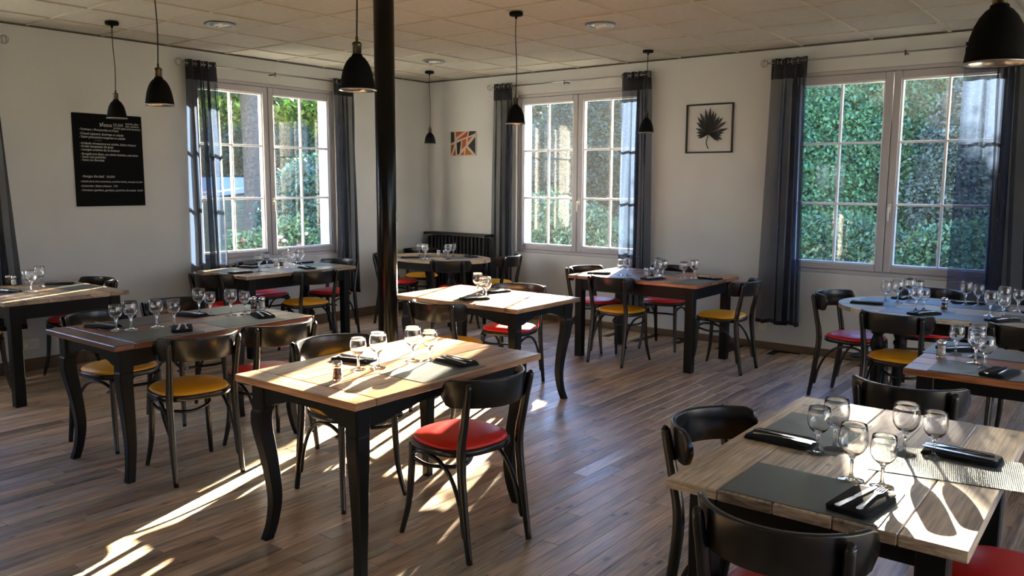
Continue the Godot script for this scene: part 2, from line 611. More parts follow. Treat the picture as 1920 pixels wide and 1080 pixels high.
func build_ceiling() -> void:
	var ce := struct_node("ceiling", "suspended ceiling of pale square panels in a metal grid")
	part("slab", one_box(Vector3(XR - XL + 0.6, 0.1, ZF - ZB + 0.6), 0.0, Vector3((XL + XR) / 2, H + 0.2, (ZB + ZF) / 2)), M.tile, ce)
	# grid lines measured on the photo: x = -3.806 + 0.6 n, z = -5.38 + 0.6 n
	var g := st_new()
	var xs := []
	var zs := []
	var v := -3.808 - 0.6 * 6
	while v < XR:
		if v > XL - 0.6: xs.append(v)
		v += 0.6
	v = -5.375 - 0.6 * 4
	while v < ZF:
		if v > ZB - 0.6: zs.append(v)
		v += 0.6
	for q in xs:
		if q > XL: box(g, Vector3(q, H + 0.004, (ZB + ZF) / 2), Vector3(0.024, 0.012, ZF - ZB))
	for q in zs:
		if q > ZB: box(g, Vector3((XL + XR) / 2, H + 0.0045, q), Vector3(XR - XL, 0.012, 0.024))
	# wall angle
	part("grid", done(g), M.tgrid, ce)
	var wa := st_new()
	box(wa, Vector3(XL + 0.008, H - 0.001, (ZB + ZF) / 2), Vector3(0.016, 0.012, ZF - ZB))
	box(wa, Vector3((XL + XR) / 2, H - 0.001, ZB + 0.008), Vector3(XR - XL, 0.012, 0.016))
	part("wall_angle", done(wa), mat(rgb8(70, 66, 58), 0.7), ce)
	var shape := one_box(Vector3(0.594, 0.014, 0.594), 0.004)
	var rest := []
	var n := 0
	var list := []
	for a in xs:
		for b in zs:
			var x0 := maxf(a, XL)
			var x1 := minf(a + 0.6, XR)
			var z0 := maxf(b, ZB)
			var z1 := minf(b + 0.6, ZF)
			if x1 - x0 < 0.04 or z1 - z0 < 0.04: continue
			var c := Vector3((x0 + x1) / 2, H + 0.015 + rng.randf() * 0.001, (z0 + z1) / 2)
			list.append([in_view(c), c, (x1 - x0) / 0.6, (z1 - z0) / 0.6])
	list.sort_custom(func(p, q): return p[0] > q[0])
	for i in list.size():
		var e: Array = list[i]
		var t := Transform3D(Basis().scaled(Vector3(e[2], 1, e[3])), e[1])
		if i < 240: part("ceiling_panel", shape, M.tile, ce, t)
		else: rest.append(t)
	multi("far_panels", shape, M.tile, rest, [], ce)

# ------------------------------------------------------------------ fittings
func pendant(x: float, z: float, bottom: float, r: float, label: String) -> void:
	var o := thing("pendant_lamp", label, "lamp", Vector3(x, bottom, z), rng.randf() * 2.0)
	var k := r / 0.076
	var sh := 0.152 * k
	var outer := [Vector2(0.0765, 0.0), Vector2(0.0735, 0.003), Vector2(0.0715, 0.018), Vector2(0.068, 0.042), Vector2(0.063, 0.068), Vector2(0.055, 0.094), Vector2(0.044, 0.116), Vector2(0.031, 0.132), Vector2(0.0225, 0.138), Vector2(0.0215, 0.145), Vector2(0.0, 0.145)]
	var inner := [Vector2(0.0, 0.141), Vector2(0.029, 0.130), Vector2(0.042, 0.114), Vector2(0.053, 0.092), Vector2(0.061, 0.066), Vector2(0.066, 0.041), Vector2(0.0695, 0.018), Vector2(0.0715, 0.003), Vector2(0.0765, 0.0)]
	var a := []
	for p in outer: a.append(p * k)
	var b := []
	for p in inner: b.append(p * k)
	part("shade", one_lathe(a, 32), M.shade, o)
	part("reflector", one_lathe(b, 32), M.shade_in, o)
	part("rim", one_lathe([Vector2(0.0765 * k, -0.002), Vector2(0.0785 * k, -0.0005), Vector2(0.0785 * k, 0.0025), Vector2(0.0755 * k, 0.004)], 32), M.brushed, o)
	part("socket", one_lathe([Vector2(0.0, 0.143 * k), Vector2(0.0185, 0.143 * k), Vector2(0.0185, 0.143 * k + 0.036), Vector2(0.0205, 0.143 * k + 0.038), Vector2(0.0205, 0.143 * k + 0.048), Vector2(0.014, 0.143 * k + 0.054), Vector2(0.006, 0.143 * k + 0.056), Vector2(0.006, 0.143 * k + 0.075), Vector2(0.0, 0.143 * k + 0.076)], 20), M.bronze, o)
	var top := H - bottom
	var c := st_new(true)
	var y0 := 0.143 * k + 0.07
	var sway := 0.006
	tube(c, spline([Vector4(0, y0, 0, 0.0034), Vector4(sway, lerpf(y0, top, 0.35), 0, 0.0034), Vector4(-sway * 0.5, lerpf(y0, top, 0.7), 0, 0.0034), Vector4(0, top - 0.02, 0, 0.0034)], 4), 6)
	part("cord", done(c), M.cord, o)
	part("ceiling_rose", one_lathe([Vector2(0.0, top - 0.045), Vector2(0.008, top - 0.045), Vector2(0.010, top - 0.026), Vector2(0.046, top - 0.024), Vector2(0.05, top - 0.02), Vector2(0.05, top - 0.002), Vector2(0.0, top - 0.002)], 24), M.shade, o)

func downlight(x: float, z: float, label: String) -> void:
	var o := thing("ceiling_downlight", label, "lamp", Vector3(x, H, z), 0.0)
	part("bezel", one_lathe([Vector2(0.082, -0.004), Vector2(0.104, -0.009), Vector2(0.118, -0.004), Vector2(0.120, 0.001), Vector2(0.082, 0.001), Vector2(0.082, -0.004)], 40), M.brushed, o)
	part("reflector", one_lathe([Vector2(0.0, -0.0005), Vector2(0.083, -0.003)], 40), M.shade_in, o)
	var st := st_new(true)
	for k in 2:
		tube(st, [Vector4(-0.06 + 0.02 * k, -0.006, -0.03 + 0.05 * k, 0.008), Vector4(0.06, -0.006, -0.03 + 0.05 * k, 0.008)], 8)
	part("lamp_tube", done(st), M.white_plastic, o)

func rod(called_label: String, a: Vector3, b: Vector3, out: Vector3, ends: Array) -> void:
	var o := thing("curtain_rod", called_label, "curtain rod", (a + b) / 2.0)
	var d := (b - a).normalized()
	var hl := (b - a).length() / 2.0
	var st := st_new(true)
	var p := d * hl
	tube(st, [Vector4(-p.x, 0, -p.z, 0.0075), Vector4(p.x, 0, p.z, 0.0075)], 10)
	part("pole", done(st), M.brushed, o)
	for e in ends:
		var f := st_new(true)
		var c: Vector3 = p * e + d * e * 0.035
		for k in 3:
			var ring := []
			var ax := Basis(Vector3.UP, PI * k / 3.0)
			for j in 17:
				var t := TAU * j / 16
				var q: Vector3 = c + ax * Vector3(cos(t) * 0.033, sin(t) * 0.033, 0)
				ring.append(Vector4(q.x, q.y, q.z, 0.0028))
			tube(f, ring, 6)
		part("finial", done(f), M.brushed, o)
	var br := st_new(true)
	for s in [-0.88, 0.0, 0.88]:
		var c: Vector3 = p * s
		var w: Vector3 = c - out
		tube(br, [Vector4(c.x, -0.008, c.z, 0.006), Vector4(w.x, -0.008, w.z, 0.006)], 6)
		tube(br, [Vector4(c.x, 0.012, c.z, 0.010), Vector4(c.x, -0.03, c.z, 0.004)], 6)
	part("bracket", done(br), M.iron, o)

func curtain(label: String, at_: Transform3D, wt: float, wb: float, shift: float, height: float, folds: float, sd: int, flare := 0.0) -> void:
	# local x across, hangs down from y = +0.035 (above the rod) to -height; z out of the wall
	var o := thing("curtain", label, "curtain", Vector3.ZERO, 0.0, "")
	o.transform = at_
	var r := RandomNumberGenerator.new()
	r.seed = sd
	var nu := 110
	var nv := 26
	var ph := r.randf() * 6.0
	var pts := []
	var where := func(u: float, v: float) -> Vector3:
		var w := lerpf(wt, wb, pow(v, 1.3))
		var warp := u + 0.035 * sin(u * 9.0 + ph) + 0.02 * sin(u * 17.0 + v * 2.0 + ph)
		var bunch := smoothstep(0.18, 0.5, u) * smoothstep(0.0, 0.12, v)
		var x := (warp - 0.5) * w + shift * pow(v, 1.2) + bunch * 0.26 * w / folds * sin(2.0 * (u * TAU * folds + ph))
		var amp := lerpf(0.020, 0.034, smoothstep(0.0, 0.4, v))
		var z := amp * sin(u * TAU * folds + ph + 0.5 * sin(v * 3.0 + u * 5.0)) + 0.010 * sin(u * TAU * folds * 2.3 + v * 4.0) * smoothstep(0.05, 0.5, v) + flare * v * v
		return Vector3(x, lerpf(0.035, -height, v) + 0.006 * sin(u * 14.0 + ph) * v, z)
	var st := st_new(true)
	for i in nu:
		for j in nv:
			var u0 := float(i) / nu
			var u1 := float(i + 1) / nu
			var v0 := float(j) / nv
			var v1 := float(j + 1) / nv
			quad(st, where.call(u0, v1), where.call(u1, v1), where.call(u1, v0), where.call(u0, v0))
	part("sheer_panel", done(st), M.sheer, o)
	for seg in [[0.0, 0.075, "heading_band"], [0.985, 1.0, "hem"]]:
		var hb := st_new(true)
		for i in nu:
			var u0 := float(i) / nu
			var u1 := float(i + 1) / nu
			var dz := Vector3(0, 0, 0.002)
			quad(hb, where.call(u0, seg[1]) + dz, where.call(u1, seg[1]) + dz, where.call(u1, seg[0]) + dz, where.call(u0, seg[0]) + dz)
		part(seg[2], done(hb), M.band, o)
	# eyelets on the rod
	var ey := st_new(true)
	var ring := []
	for j in 13:
		var t := TAU * j / 12
		ring.append(Vector4(0, cos(t) * 0.024, sin(t) * 0.024, 0.004))
	tube(ey, ring, 6)
	var em := done(ey)
	var n := int(folds * 2.0)
	for k in n:
		var u := (k + 0.5) / n
		var p: Vector3 = where.call(u, 0.02)
		part("eyelet", em, M.brushed, o, at(p.x, 0, 0, 0.5 * (1 if k % 2 else -1)))
	# scattered sequins
	var xf := []
	for k in 90:
		var p: Vector3 = where.call(r.randf(), 0.08 + 0.9 * r.randf())
		xf.append(Transform3D(Basis(Vector3(r.randf(), r.randf(), r.randf()).normalized(), r.randf() * 3.0), p + Vector3(0, 0, 0.003)))
	multi("sequins", one_box(Vector3(0.0045, 0.0045, 0.0015), 0.0005), M.sequin, xf, [], o)

func build_fittings() -> void:
	var c := thing("column", "round black metal column from floor to ceiling in the middle of the room", "column", Vector3(-3.985, 0, -3.785))
	part("shaft", one_lathe([Vector2(0.0, 0.0), Vector2(0.066, 0.0), Vector2(0.066, H), Vector2(0.0, H)], 40), M.column, c)
	part("collar", one_lathe([Vector2(0.066, 0.0), Vector2(0.092, 0.0), Vector2(0.092, 0.02), Vector2(0.080, 0.035), Vector2(0.066, 0.04)], 40), M.column, c)
	pendant(-6.54, -3.31, 2.066, 0.076, "black bell pendant lamp hanging in front of the chalkboard")
	pendant(-4.36, -2.45, 1.990, 0.078, "black bell pendant lamp between the chalkboard and the left window curtain")
	pendant(-2.68, -2.39, 1.957, 0.077, "black bell pendant lamp hanging just left of the black column")
	pendant(-6.52, -6.88, 2.005, 0.067, "small black bell pendant lamp in the far corner over the radiator table")
	pendant(-3.78, -4.91, 2.008, 0.073, "black bell pendant lamp in front of the middle window's left curtain")
	pendant(-3.83, -7.0, 2.048, 0.072, "black bell pendant lamp beside the middle window's right curtain")
	pendant(-0.36, -2.57, 1.895, 0.080, "largest black bell pendant lamp at the top right corner of the photo")
	downlight(-5.95, -3.88, "round recessed downlight in the ceiling at the left")
	downlight(-3.54, -5.69, "round recessed downlight in the ceiling near the middle window")
	downlight(-5.95, -6.34, "round recessed downlight in the ceiling near the far corner")
	# rods 9 cm off the walls
	var zr := ZB + 0.10
	var xr := XL + 0.10
	rod("grey metal curtain rod over the middle window", Vector3(-6.14, 2.665, zr), Vector3(-4.13, 2.665, zr), Vector3(0, 0, 0.1), [-1.0, 1.0])
	rod("grey metal curtain rod over the right window", Vector3(-2.88, 2.668, zr), Vector3(-0.55, 2.668, zr), Vector3(0, 0, 0.1), [-1.0, 1.0])
	rod("grey metal curtain rod over the left window", Vector3(xr, 2.662, -4.26), Vector3(xr, 2.662, -6.30), Vector3(0.1, 0, 0), [-1.0, 1.0])
	rod("grey metal curtain rod cut off by the left edge of the photo", Vector3(xr, 2.662, -2.73), Vector3(xr, 2.662, -0.4), Vector3(0.1, 0, 0), [-1.0, 1.0])
	var B0 := Basis()
	var BL := Basis(Vector3.UP, PI / 2)
	curtain("sheer black curtain at the left of the middle window, behind the radiator table", Transform3D(B0, Vector3(-5.97, 2.665, zr)), 0.29, 0.34, -0.02, 2.46, 4.0, 1)
	curtain("sheer black curtain at the right of the middle window", Transform3D(B0, Vector3(-4.25, 2.665, zr)), 0.31, 0.36, 0.0, 2.42, 4.0, 2)
	curtain("sheer black curtain at the left of the right window, with a blue edge", Transform3D(B0, Vector3(-2.68, 2.668, zr)), 0.33, 0.42, -0.005, 2.40, 4.0, 3)
	curtain("sheer black curtain drawn over the right side of the right window", Transform3D(B0, Vector3(-0.97, 2.668, zr)), 0.56, 0.72, 0.04, 2.40, 5.0, 4)
	curtain("sheer black curtain at the left of the left window, beside the chalkboard wall", Transform3D(BL, Vector3(xr, 2.662, -4.45)), 0.30, 0.40, 0.03, 2.36, 4.0, 5)
	curtain("sheer black curtain at the right of the left window, by the column", Transform3D(BL, Vector3(xr, 2.662, -6.19)), 0.26, 0.30, 0.02, 2.34, 4.0, 6)
	curtain("sheer black curtain cut off by the left edge of the photo", Transform3D(BL, Vector3(xr, 2.662, -2.52)), 0.34, 0.46, 0.03, 2.28, 4.0, 7)
	# menu board
	var mb := thing("menu_board", "tall black chalkboard with handwritten menu on the left wall", "chalkboard", Vector3(XL, 1.354, -3.583), PI / 2)
	part("board", one_box(Vector3(0.605, 0.792, 0.016), 0.003, Vector3(0, 0.396, 0.010)), M.slate, mb)
	var sf := SystemFont.new()
	sf.font_names = PackedStringArray(["Droid Serif"])
	var fv := FontVariation.new()
	fv.base_font = sf
	fv.variation_transform = Transform2D(Vector2(1, 0), Vector2(0.28, 1), Vector2.ZERO)
	var lines := [
		[0.225, 0.070, 0.040, "Menu"], [0.345, 0.070, 0.030, "23,50€"], [0.455, 0.060, 0.020, "(entrée, plat +"], [0.455, 0.082, 0.020, "plat, dessert)"], [0.345, 0.104, 0.021, "16,50€ (plat seul dessert)"],
		[0.050, 0.122, 0.023, "- Tomates / Mozzarella au Pesto"], [0.050, 0.158, 0.023, "- Friand épinard, fromage et salade"], [0.050, 0.186, 0.023, "- Tarte poireaux/courgettes et salade"],
		[0.180, 0.214, 0.020, "———"],
		[0.050, 0.240, 0.023, "- Grillade mousseron en crème, frites maison"], [0.050, 0.266, 0.023, "- Poulet basquaise du pays"], [0.050, 0.294, 0.023, "- Lasagne saumon de la maison"],
		[0.050, 0.330, 0.023, "- Rougail aux fines, sa crème fraîche, aux thon"], [0.050, 0.356, 0.023, "- Tarte aux pommes"], [0.050, 0.382, 0.023, "- Tarte au chocolat"],
		[0.050, 0.520, 0.025, "- Burger du chef   16,50€"], [0.035, 0.566, 0.022, "- Salade de la mer (crevettes, saumon fumé, avocat) 15,50€"], [0.035, 0.604, 0.022, "- Entrecôte / frites maison   17€"], [0.035, 0.640, 0.022, "- Omelette (jambon, gruyère, pommes de terre)  8,50€"]]
	for l in lines:
		var tm := TextMesh.new()
		tm.font = fv
		tm.text = l[3]
		tm.font_size = 24
		tm.pixel_size = l[2] / 24.0
		tm.depth = 0.0006
		tm.horizontal_alignment = HORIZONTAL_ALIGNMENT_LEFT
		tm.vertical_alignment = VERTICAL_ALIGNMENT_TOP
		tm.curve_step = 2.0
		var wid := tm.get_aabb().size.x
		var room: float = 0.585 - l[0]
		if wid > room:
			tm.pixel_size *= room / wid
		part("chalk_line", tm, M.chalk, mb, Transform3D(Basis(Vector3.BACK, -0.012), Vector3(-0.3025 + l[0], 0.792 - l[1], 0.0186)))
	# palm leaf picture: an open metal frame with a cut-out leaf
	var pl := thing("palm_leaf_picture", "black metal wall frame with a fan palm leaf cut-out", "picture", Vector3(-3.475, 1.872, ZB + 0.012))
	var fr := st_new()
	for s in [-1.0, 1.0]:
		cbox(fr, Vector3(s * 0.238, 0.237, 0.0), Vector3(0.013, 0.475, 0.022), 0.002)
		cbox(fr, Vector3(0, 0.237 + s * 0.231, 0.0), Vector3(0.489, 0.013, 0.022), 0.002)
	part("frame", done(fr), M.iron, pl)
	var hub := Vector2(-0.005, 0.185)
	var fan := [[-68, 0.155], [-56, 0.13], [-80, 0.135], [-92, 0.155], [-103, 0.205], [-122, 0.21], [-137, 0.205], [-147, 0.19], [-160, 0.21], [-168, 0.215], [-178, 0.25], [-190, 0.24], [-205, 0.225], [-216, 0.205], [-228, 0.175], [-247, 0.15], [-262, 0.13], [-278, 0.125], [-290, 0.115]]
	for e in fan:
		var st := st_new()
		var t := deg_to_rad(-float(e[0]) - 90.0)
		var d := Vector2(cos(t), sin(t))
		d = Vector2(d.x, d.y)
		var nrm := Vector2(-d.y, d.x)
		var l: float = e[1]
		var w := 0.0125
		prism(st, PackedVector2Array([hub, hub + d * l * 0.35 + nrm * w * 0.7, hub + d * l * 0.68 + nrm * w, hub + d * l * 0.9 + nrm * w * 0.45, hub + d * l, hub + d * l * 0.9 - nrm * w * 0.45, hub + d * l * 0.68 - nrm * w, hub + d * l * 0.35 - nrm * w * 0.7]), -0.003, 0.003)
		part("leaflet", done(st), M.iron, pl)
	var sm := st_new(true)
	tube(sm, spline([Vector4(-0.005, 0.19, 0, 0.004), Vector4(-0.022, 0.13, 0, 0.004), Vector4(-0.026, 0.09, 0, 0.004), Vector4(-0.004, 0.042, 0, 0.0045)], 5), 6)
	part("stem", done(sm), M.iron, pl)
	# abstract painting
	var ab := thing("abstract_painting", "small square canvas of black, orange and red shapes with white bands", "painting", Vector3(-6.66, 1.894, ZB + 0.012))
	var im := Image.create(192, 144, false, Image.FORMAT_RGB8)
	im.fill(rgb8(214, 200, 180))
	var polys := [
		[[0.0, 0.0, 0.14, 0.0, 0.15, 0.40, 0.0, 0.47], [24, 18, 12]], [[0.20, 0.0, 0.55, 0.0, 0.22, 0.24], [196, 98, 14]],
		[[0.22, 0.36, 0.66, 0.03, 0.67, 0.0, 0.70, 0.0, 0.66, 0.22, 0.22, 0.36], [188, 52, 30]], [[0.75, 0.0, 1.0, 0.0, 1.0, 0.09, 0.72, 0.21], [26, 22, 18]],
		[[0.70, 0.28, 0.88, 0.22, 0.69, 0.46], [190, 74, 40]], [[1.0, 0.24, 1.0, 0.95, 0.70, 0.60], [24, 24, 24]],
		[[0.0, 0.56, 0.14, 0.51, 0.14, 0.58, 0.02, 0.92, 0.0, 0.92], [150, 92, 14]], [[0.18, 0.68, 0.21, 0.98, 0.08, 0.98], [176, 54, 34]],
		[[0.24, 0.47, 0.43, 0.38, 0.36, 0.90, 0.29, 0.95, 0.26, 0.95], [24, 18, 16]], [[0.48, 0.35, 0.64, 0.30, 0.62, 0.58, 0.44, 0.74], [186, 86, 26]],
		[[0.54, 0.80, 0.53, 0.97, 0.38, 0.97], [170, 66, 34]], [[0.62, 0.66, 0.88, 0.95, 0.58, 0.97], [196, 104, 10]]]
	for pgn in polys:
		var pa := PackedVector2Array()
		for i in range(0, pgn[0].size(), 2):
			pa.append(Vector2(pgn[0][i] * 192, pgn[0][i + 1] * 144))
		for y in 144:
			for x in 192:
				if Geometry2D.is_point_in_polygon(Vector2(x + 0.5, y + 0.5), pa):
					im.set_pixel(x, y, rgb8(pgn[1][0], pgn[1][1], pgn[1][2]))
	im.generate_mipmaps()
	var pm := mat(Color(1, 1, 1), 0.7)
	pm.albedo_color = Color(0.86, 0.86, 0.86)
	pm.albedo_texture = ImageTexture.create_from_image(im)
	part("stretcher", one_box(Vector3(0.40, 0.294, 0.022), 0.002, Vector3(0, 0.147, 0)), M.muntin, ab)
	var qm := QuadMesh.new()
	qm.size = Vector2(0.396, 0.290)
	part("painted_face", qm, pm, ab, at(0, 0.147, 0.0116))
	# radiator
	var ra := thing("radiator", "black cast iron column radiator under the abstract painting", "radiator", Vector3(-6.62, 0, ZB + 0.10))
	var sec := st_new(true)
	for zz in [-0.05, 0.0, 0.05]:
		tube(sec, spline([Vector4(0, 0.10, zz, 0.012), Vector4(0, 0.13, zz, 0.021), Vector4(0, 0.20, zz, 0.018), Vector4(0, 0.80, zz, 0.018), Vector4(0, 0.88, zz, 0.022), Vector4(0, 0.915, zz, 0.012)], 3), 8)
	for yy in [0.15, 0.87]:
		tube(sec, [Vector4(0, yy, -0.06, 0.022), Vector4(0, yy, 0.06, 0.022)], 8)
		tube(sec, [Vector4(-0.03, yy, 0, 0.02), Vector4(0.03, yy, 0, 0.02)], 8)
	tube(sec, [Vector4(0, 0.0, -0.05, 0.016), Vector4(0, 0.11, -0.05, 0.014)], 6)
	tube(sec, [Vector4(0, 0.0, 0.05, 0.016), Vector4(0, 0.11, 0.05, 0.014)], 6)
	var secm := done(sec)
	for k in 16:
		part("section", secm, M.iron, ra, at(-0.51 + 0.06 * k, 0, 0))
	part("shelf", one_box(Vector3(1.0, 0.03, 0.17), 0.004, Vector3(-0.06, 0.945, 0)), M.iron, ra)
	# sockets
	var so := thing("wall_outlet", "white socket low on the wall under the right window's left curtain", "socket", Vector3(-2.86, 0.215, ZB), 0.0)
	part("plate", one_box(Vector3(0.08, 0.08, 0.012), 0.003, Vector3(0, 0, 0.006)), M.white_plastic, so)
	part("socket_well", one_lathe([Vector2(0.0, 0.0), Vector2(0.02, 0.0), Vector2(0.024, 0.004)], 20), M.white_plastic, so, Transform3D(Basis(Vector3.RIGHT, PI / 2), Vector3(0, 0, 0.0125)))
	var s2 := thing("wall_outlet", "white double socket low on the left wall behind the table legs", "socket", Vector3(XL, 0.225, -2.83), PI / 2)
	part("plate", one_box(Vector3(0.15, 0.085, 0.012), 0.003, Vector3(0, 0, 0.006)), M.white_plastic, s2)
	for k in 2:
		part("socket_well", one_lathe([Vector2(0.0, 0.0), Vector2(0.02, 0.0), Vector2(0.024, 0.004)], 20), M.white_plastic, s2, Transform3D(Basis(Vector3.RIGHT, PI / 2), Vector3(-0.036 + 0.072 * k, 0, 0.0125)))

# ------------------------------------------------------------------ furniture
var chair_parts := {}

func chair_meshes() -> void:
	# faces -z; the seat is centred on the origin
	var S := {}
	var se := func(t: float, rx: float, rz: float, ry: float) -> Vector3:
		var c := cos(t)
		var s := sin(t)
		var e := 2.0 / 2.7
		return Vector3(signf(c) * pow(absf(c), e) * rx, ry, signf(s) * pow(absf(s), e) * rz)
	var rr := []
	var n := 40
	for e in [[0.198, 0.427], [0.203, 0.431], [0.203, 0.452], [0.200, 0.456], [0.190, 0.457]]:
		var ring := []
		for k in n:
			ring.append(se.call(-TAU * k / n, e[0], e[0] * 0.985, e[1]))
		rr.append(ring)
	var st := st_new(true)
	rings(st, rr)
	S.seat_frame = done(st)
	rr = []
	for e in [[0.191, 0.455], [0.194, 0.462], [0.189, 0.471], [0.172, 0.4805], [0.135, 0.488], [0.085, 0.4925], [0.03, 0.494]]:
		var ring := []
		for k in n:
			ring.append(se.call(-TAU * k / n, e[0], e[0] * 0.985, e[1]))
		rr.append(ring)
	st = st_new(true)
	rings(st, rr)
	S.seat_cushion = done(st)
	# back band
	rr = []
	var na := 30
	for i in na + 1:
		var f := float(i) / na * 2.0 - 1.0
		var a := f * deg_to_rad(72.0)
		var edge := 1.0 - absf(f)
		var hh := 0.060 * sqrt(clampf(1.0 - pow(clampf(1.0 - edge / 0.16, 0.0, 1.0), 2.6), 0.06, 1.0))
		var yc := 0.715
		var ring := []
		for c in [[-0.006, -1.0], [0.006, -1.0], [0.0095, -0.94], [0.0095, 0.90], [0.0090, 0.955], [0.0065, 1.0], [0.0, 1.005], [-0.0065, 1.0], [-0.0090, 0.955], [-0.0095, 0.90], [-0.0095, -0.94]]:
			var y: float = c[1] * hh
			var rad: float = 0.232 + c[0] + (y + 0.06) * 0.10
			ring.append(Vector3(sin(a) * rad * 0.955, yc + y, 0.055 + cos(a) * rad))
		rr.append(ring)
	st = st_new(true)
	rings(st, rr)
	S.backrest = done(st)
	for s in [-1.0, 1.0]:
		st = st_new(true)
		tube(st, spline([Vector4(s * 0.178, 0.0, 0.255, 0.0125), Vector4(s * 0.176, 0.20, 0.222, 0.0165), Vector4(s * 0.172, 0.44, 0.196, 0.0185), Vector4(s * 0.174, 0.60, 0.222, 0.0165), Vector4(s * 0.181, 0.74, 0.250, 0.0155), Vector4(s * 0.182, 0.757, 0.252, 0.011)], 5), 10, 1.15)
		S["rear_leg%d" % int(s)] = done(st)
		st = st_new(true)
		tube(st, spline([Vector4(s * 0.152, 0.432, -0.150, 0.0175), Vector4(s * 0.156, 0.28, -0.156, 0.0165), Vector4(s * 0.163, 0.14, -0.168, 0.0145), Vector4(s * 0.180, 0.0, -0.200, 0.0115)], 5), 10)
		S["front_leg%d" % int(s)] = done(st)
		# bentwood brace: from the front leg under the seat, arching down along the rear leg
		st = st_new(true)
		tube(st, spline([Vector4(s * 0.155, 0.372, -0.150, 0.009), Vector4(s * 0.166, 0.405, -0.08, 0.0095), Vector4(s * 0.166, 0.395, 0.04, 0.0095), Vector4(s * 0.166, 0.330, 0.13, 0.0095), Vector4(s * 0.169, 0.22, 0.188, 0.0095), Vector4(s * 0.172, 0.115, 0.212, 0.010), Vector4(s * 0.173, 0.095, 0.218, 0.006)], 5), 8)
		S["brace%d" % int(s)] = done(st)
	st = st_new(true)
	tube(st, spline([Vector4(-0.152, 0.36, -0.150, 0.009), Vector4(-0.125, 0.335, -0.06, 0.009), Vector4(0.0, 0.325, 0.02, 0.009), Vector4(0.125, 0.335, -0.06, 0.009), Vector4(0.152, 0.36, -0.150, 0.009)], 6), 8)
	S.hoop = done(st)
	chair_parts = S

func make_chair(colour: String, label: String) -> Node3D:
	var o := thing("bistro_chair", label, "chair")
	var S := chair_parts
	part("seat_cushion", S.seat_cushion, M[colour], o).set_meta("label", colour + " vinyl seat cushion")
	part("seat_frame", S.seat_frame, M.chair, o)
	part("backrest", S.backrest, M.chair, o)
	for s in ["1", "-1"]:
		part("rear_leg", S["rear_leg" + s], M.chair, o)
		part("front_leg", S["front_leg" + s], M.chair, o)
		part("brace", S["brace" + s], M.chair, o)
	part("hoop_stretcher", S.hoop, M.chair, o)
	return o

func build_chairs() -> void:
	chair_meshes()
	# x, z, turn in degrees (0 faces the back wall, 90 the left wall, -90 the right), colour, label
	var list := [
		[-2.345, -2.655, 83.0, "red", "black bentwood chair with red seat at the right side of the sunlit centre table"],
		[-3.095, -2.68, -99.0, "yellow", "black bentwood chair with yellow seat tucked under the left side of the sunlit centre table"],
		[-3.78, -4.20, 6.0, "yellow", "black bentwood chair with yellow seat standing just right of the black column"],
		[-3.845, -4.93, 192.0, "red", "black bentwood chair with red seat on the far side of the table behind the column"],
		[-4.085, -2.385, 79.0, "yellow", "black bentwood chair with yellow seat in front of the brown left table"],
		[-4.07, -2.87, 83.5, "red", "black bentwood chair with red seat in front of the brown left table"],
		[-4.85, -2.385, -82.0, "yellow", "black bentwood chair with yellow seat tucked under the left end of the brown left table"],
		[-5.02, -2.95, -90.0, "red", "black bentwood chair with red seat behind the brown left table, past its glasses"],
		[-6.52, -4.22, 13.0, "red", "black bentwood chair at the near end of the left window table, bluish highlight"],
		[-6.155, -4.80, 83.5, "yellow", "black bentwood chair with yellow seat at the right side of the left window table"],
		[-6.575, -5.43, 194.0, "red", "black bentwood chair with red seat at the far end of the left window table"],
		[-6.93, -4.92, -86.0, "red", "black bentwood chair with red seat right under the left window sill"],
		[-5.765, -6.475, 19.0, "red", "black bentwood chair with red seat, its rounded back in front of the radiator table"],
		[-5.775, -7.11, 99.0, "yellow", "black bentwood chair with pale yellow seat beside the middle window's left curtain"],
		[-6.88, -7.10, -135.0, "yellow", "black bentwood chair with yellow seat in the far corner before the radiator"],
		[-6.66, -6.52, -58.0, "red", "black bentwood chair with red seat left of the radiator table, back hidden by the column"],
		[-6.835, -3.03, 180.0, "red", "black bentwood chair standing under the chalkboard at the left edge table"],
		[-6.72, -2.22, 4.0, "yellow", "black bentwood chair with yellow seat cut off by the left edge of the photo"],
		[-4.09, -6.625, -99.0, "red", "black bentwood chair with red seat, left end of the table under the palm picture"],
		[-3.64, -6.285, -3.0, "yellow", "black bentwood chair with yellow seat in front of the table under the palm picture"],
		[-3.62, -7.08, 187.0, "red", "black bentwood chair with red seat against the wall below the palm leaf picture"],
		[-2.822, -6.57, 91.0, "yellow", "black bentwood chair with yellow seat right of the palm picture table, beside the long curtain"],
		[-1.64, -6.255, -101.0, "red", "black bentwood chair with red seat at the left end of the oval table"],
		[-1.20, -5.69, -5.0, "yellow", "black bentwood chair with yellow seat in front of the oval table"],
		[-1.28, -6.75, 180.0, "red", "black bentwood chair behind the oval table under the right window"],
		[-0.485, -5.66, 0.0, "red", "black bentwood chair in front of the right part of the oval table, behind the glasses"],
		[-0.735, -3.76, 3.0, "yellow", "black bentwood chair between the front right table and the right edge table"],
		[-0.955, -2.58, -97.0, "yellow", "black bentwood chair with yellow seat at the left side of the front right table"],
		[-0.675, -2.115, 4.0, "red", "black bentwood chair nearest the camera, its curved back at the bottom edge"],
		[-0.22, -2.62, 90.0, "red", "black bentwood chair with bright red seat at the bottom right corner of the photo"]]
	var proto := {}
	for e in list:
		var o: Node3D
		if proto.has(e[3]):
			o = proto[e[3]].duplicate()
			o.name = numbered("bistro_chair")
			add_child(o)
			tag(o, e[4], "chair", "bentwood chairs round the tables")
		else:
			o = make_chair(e[3], e[4])
			o.set_meta("group", "bentwood chairs round the tables")
			proto[e[3]] = o
		o.position = Vector3(e[0], 0, e[1])
		o.rotation.y = deg_to_rad(e[2])

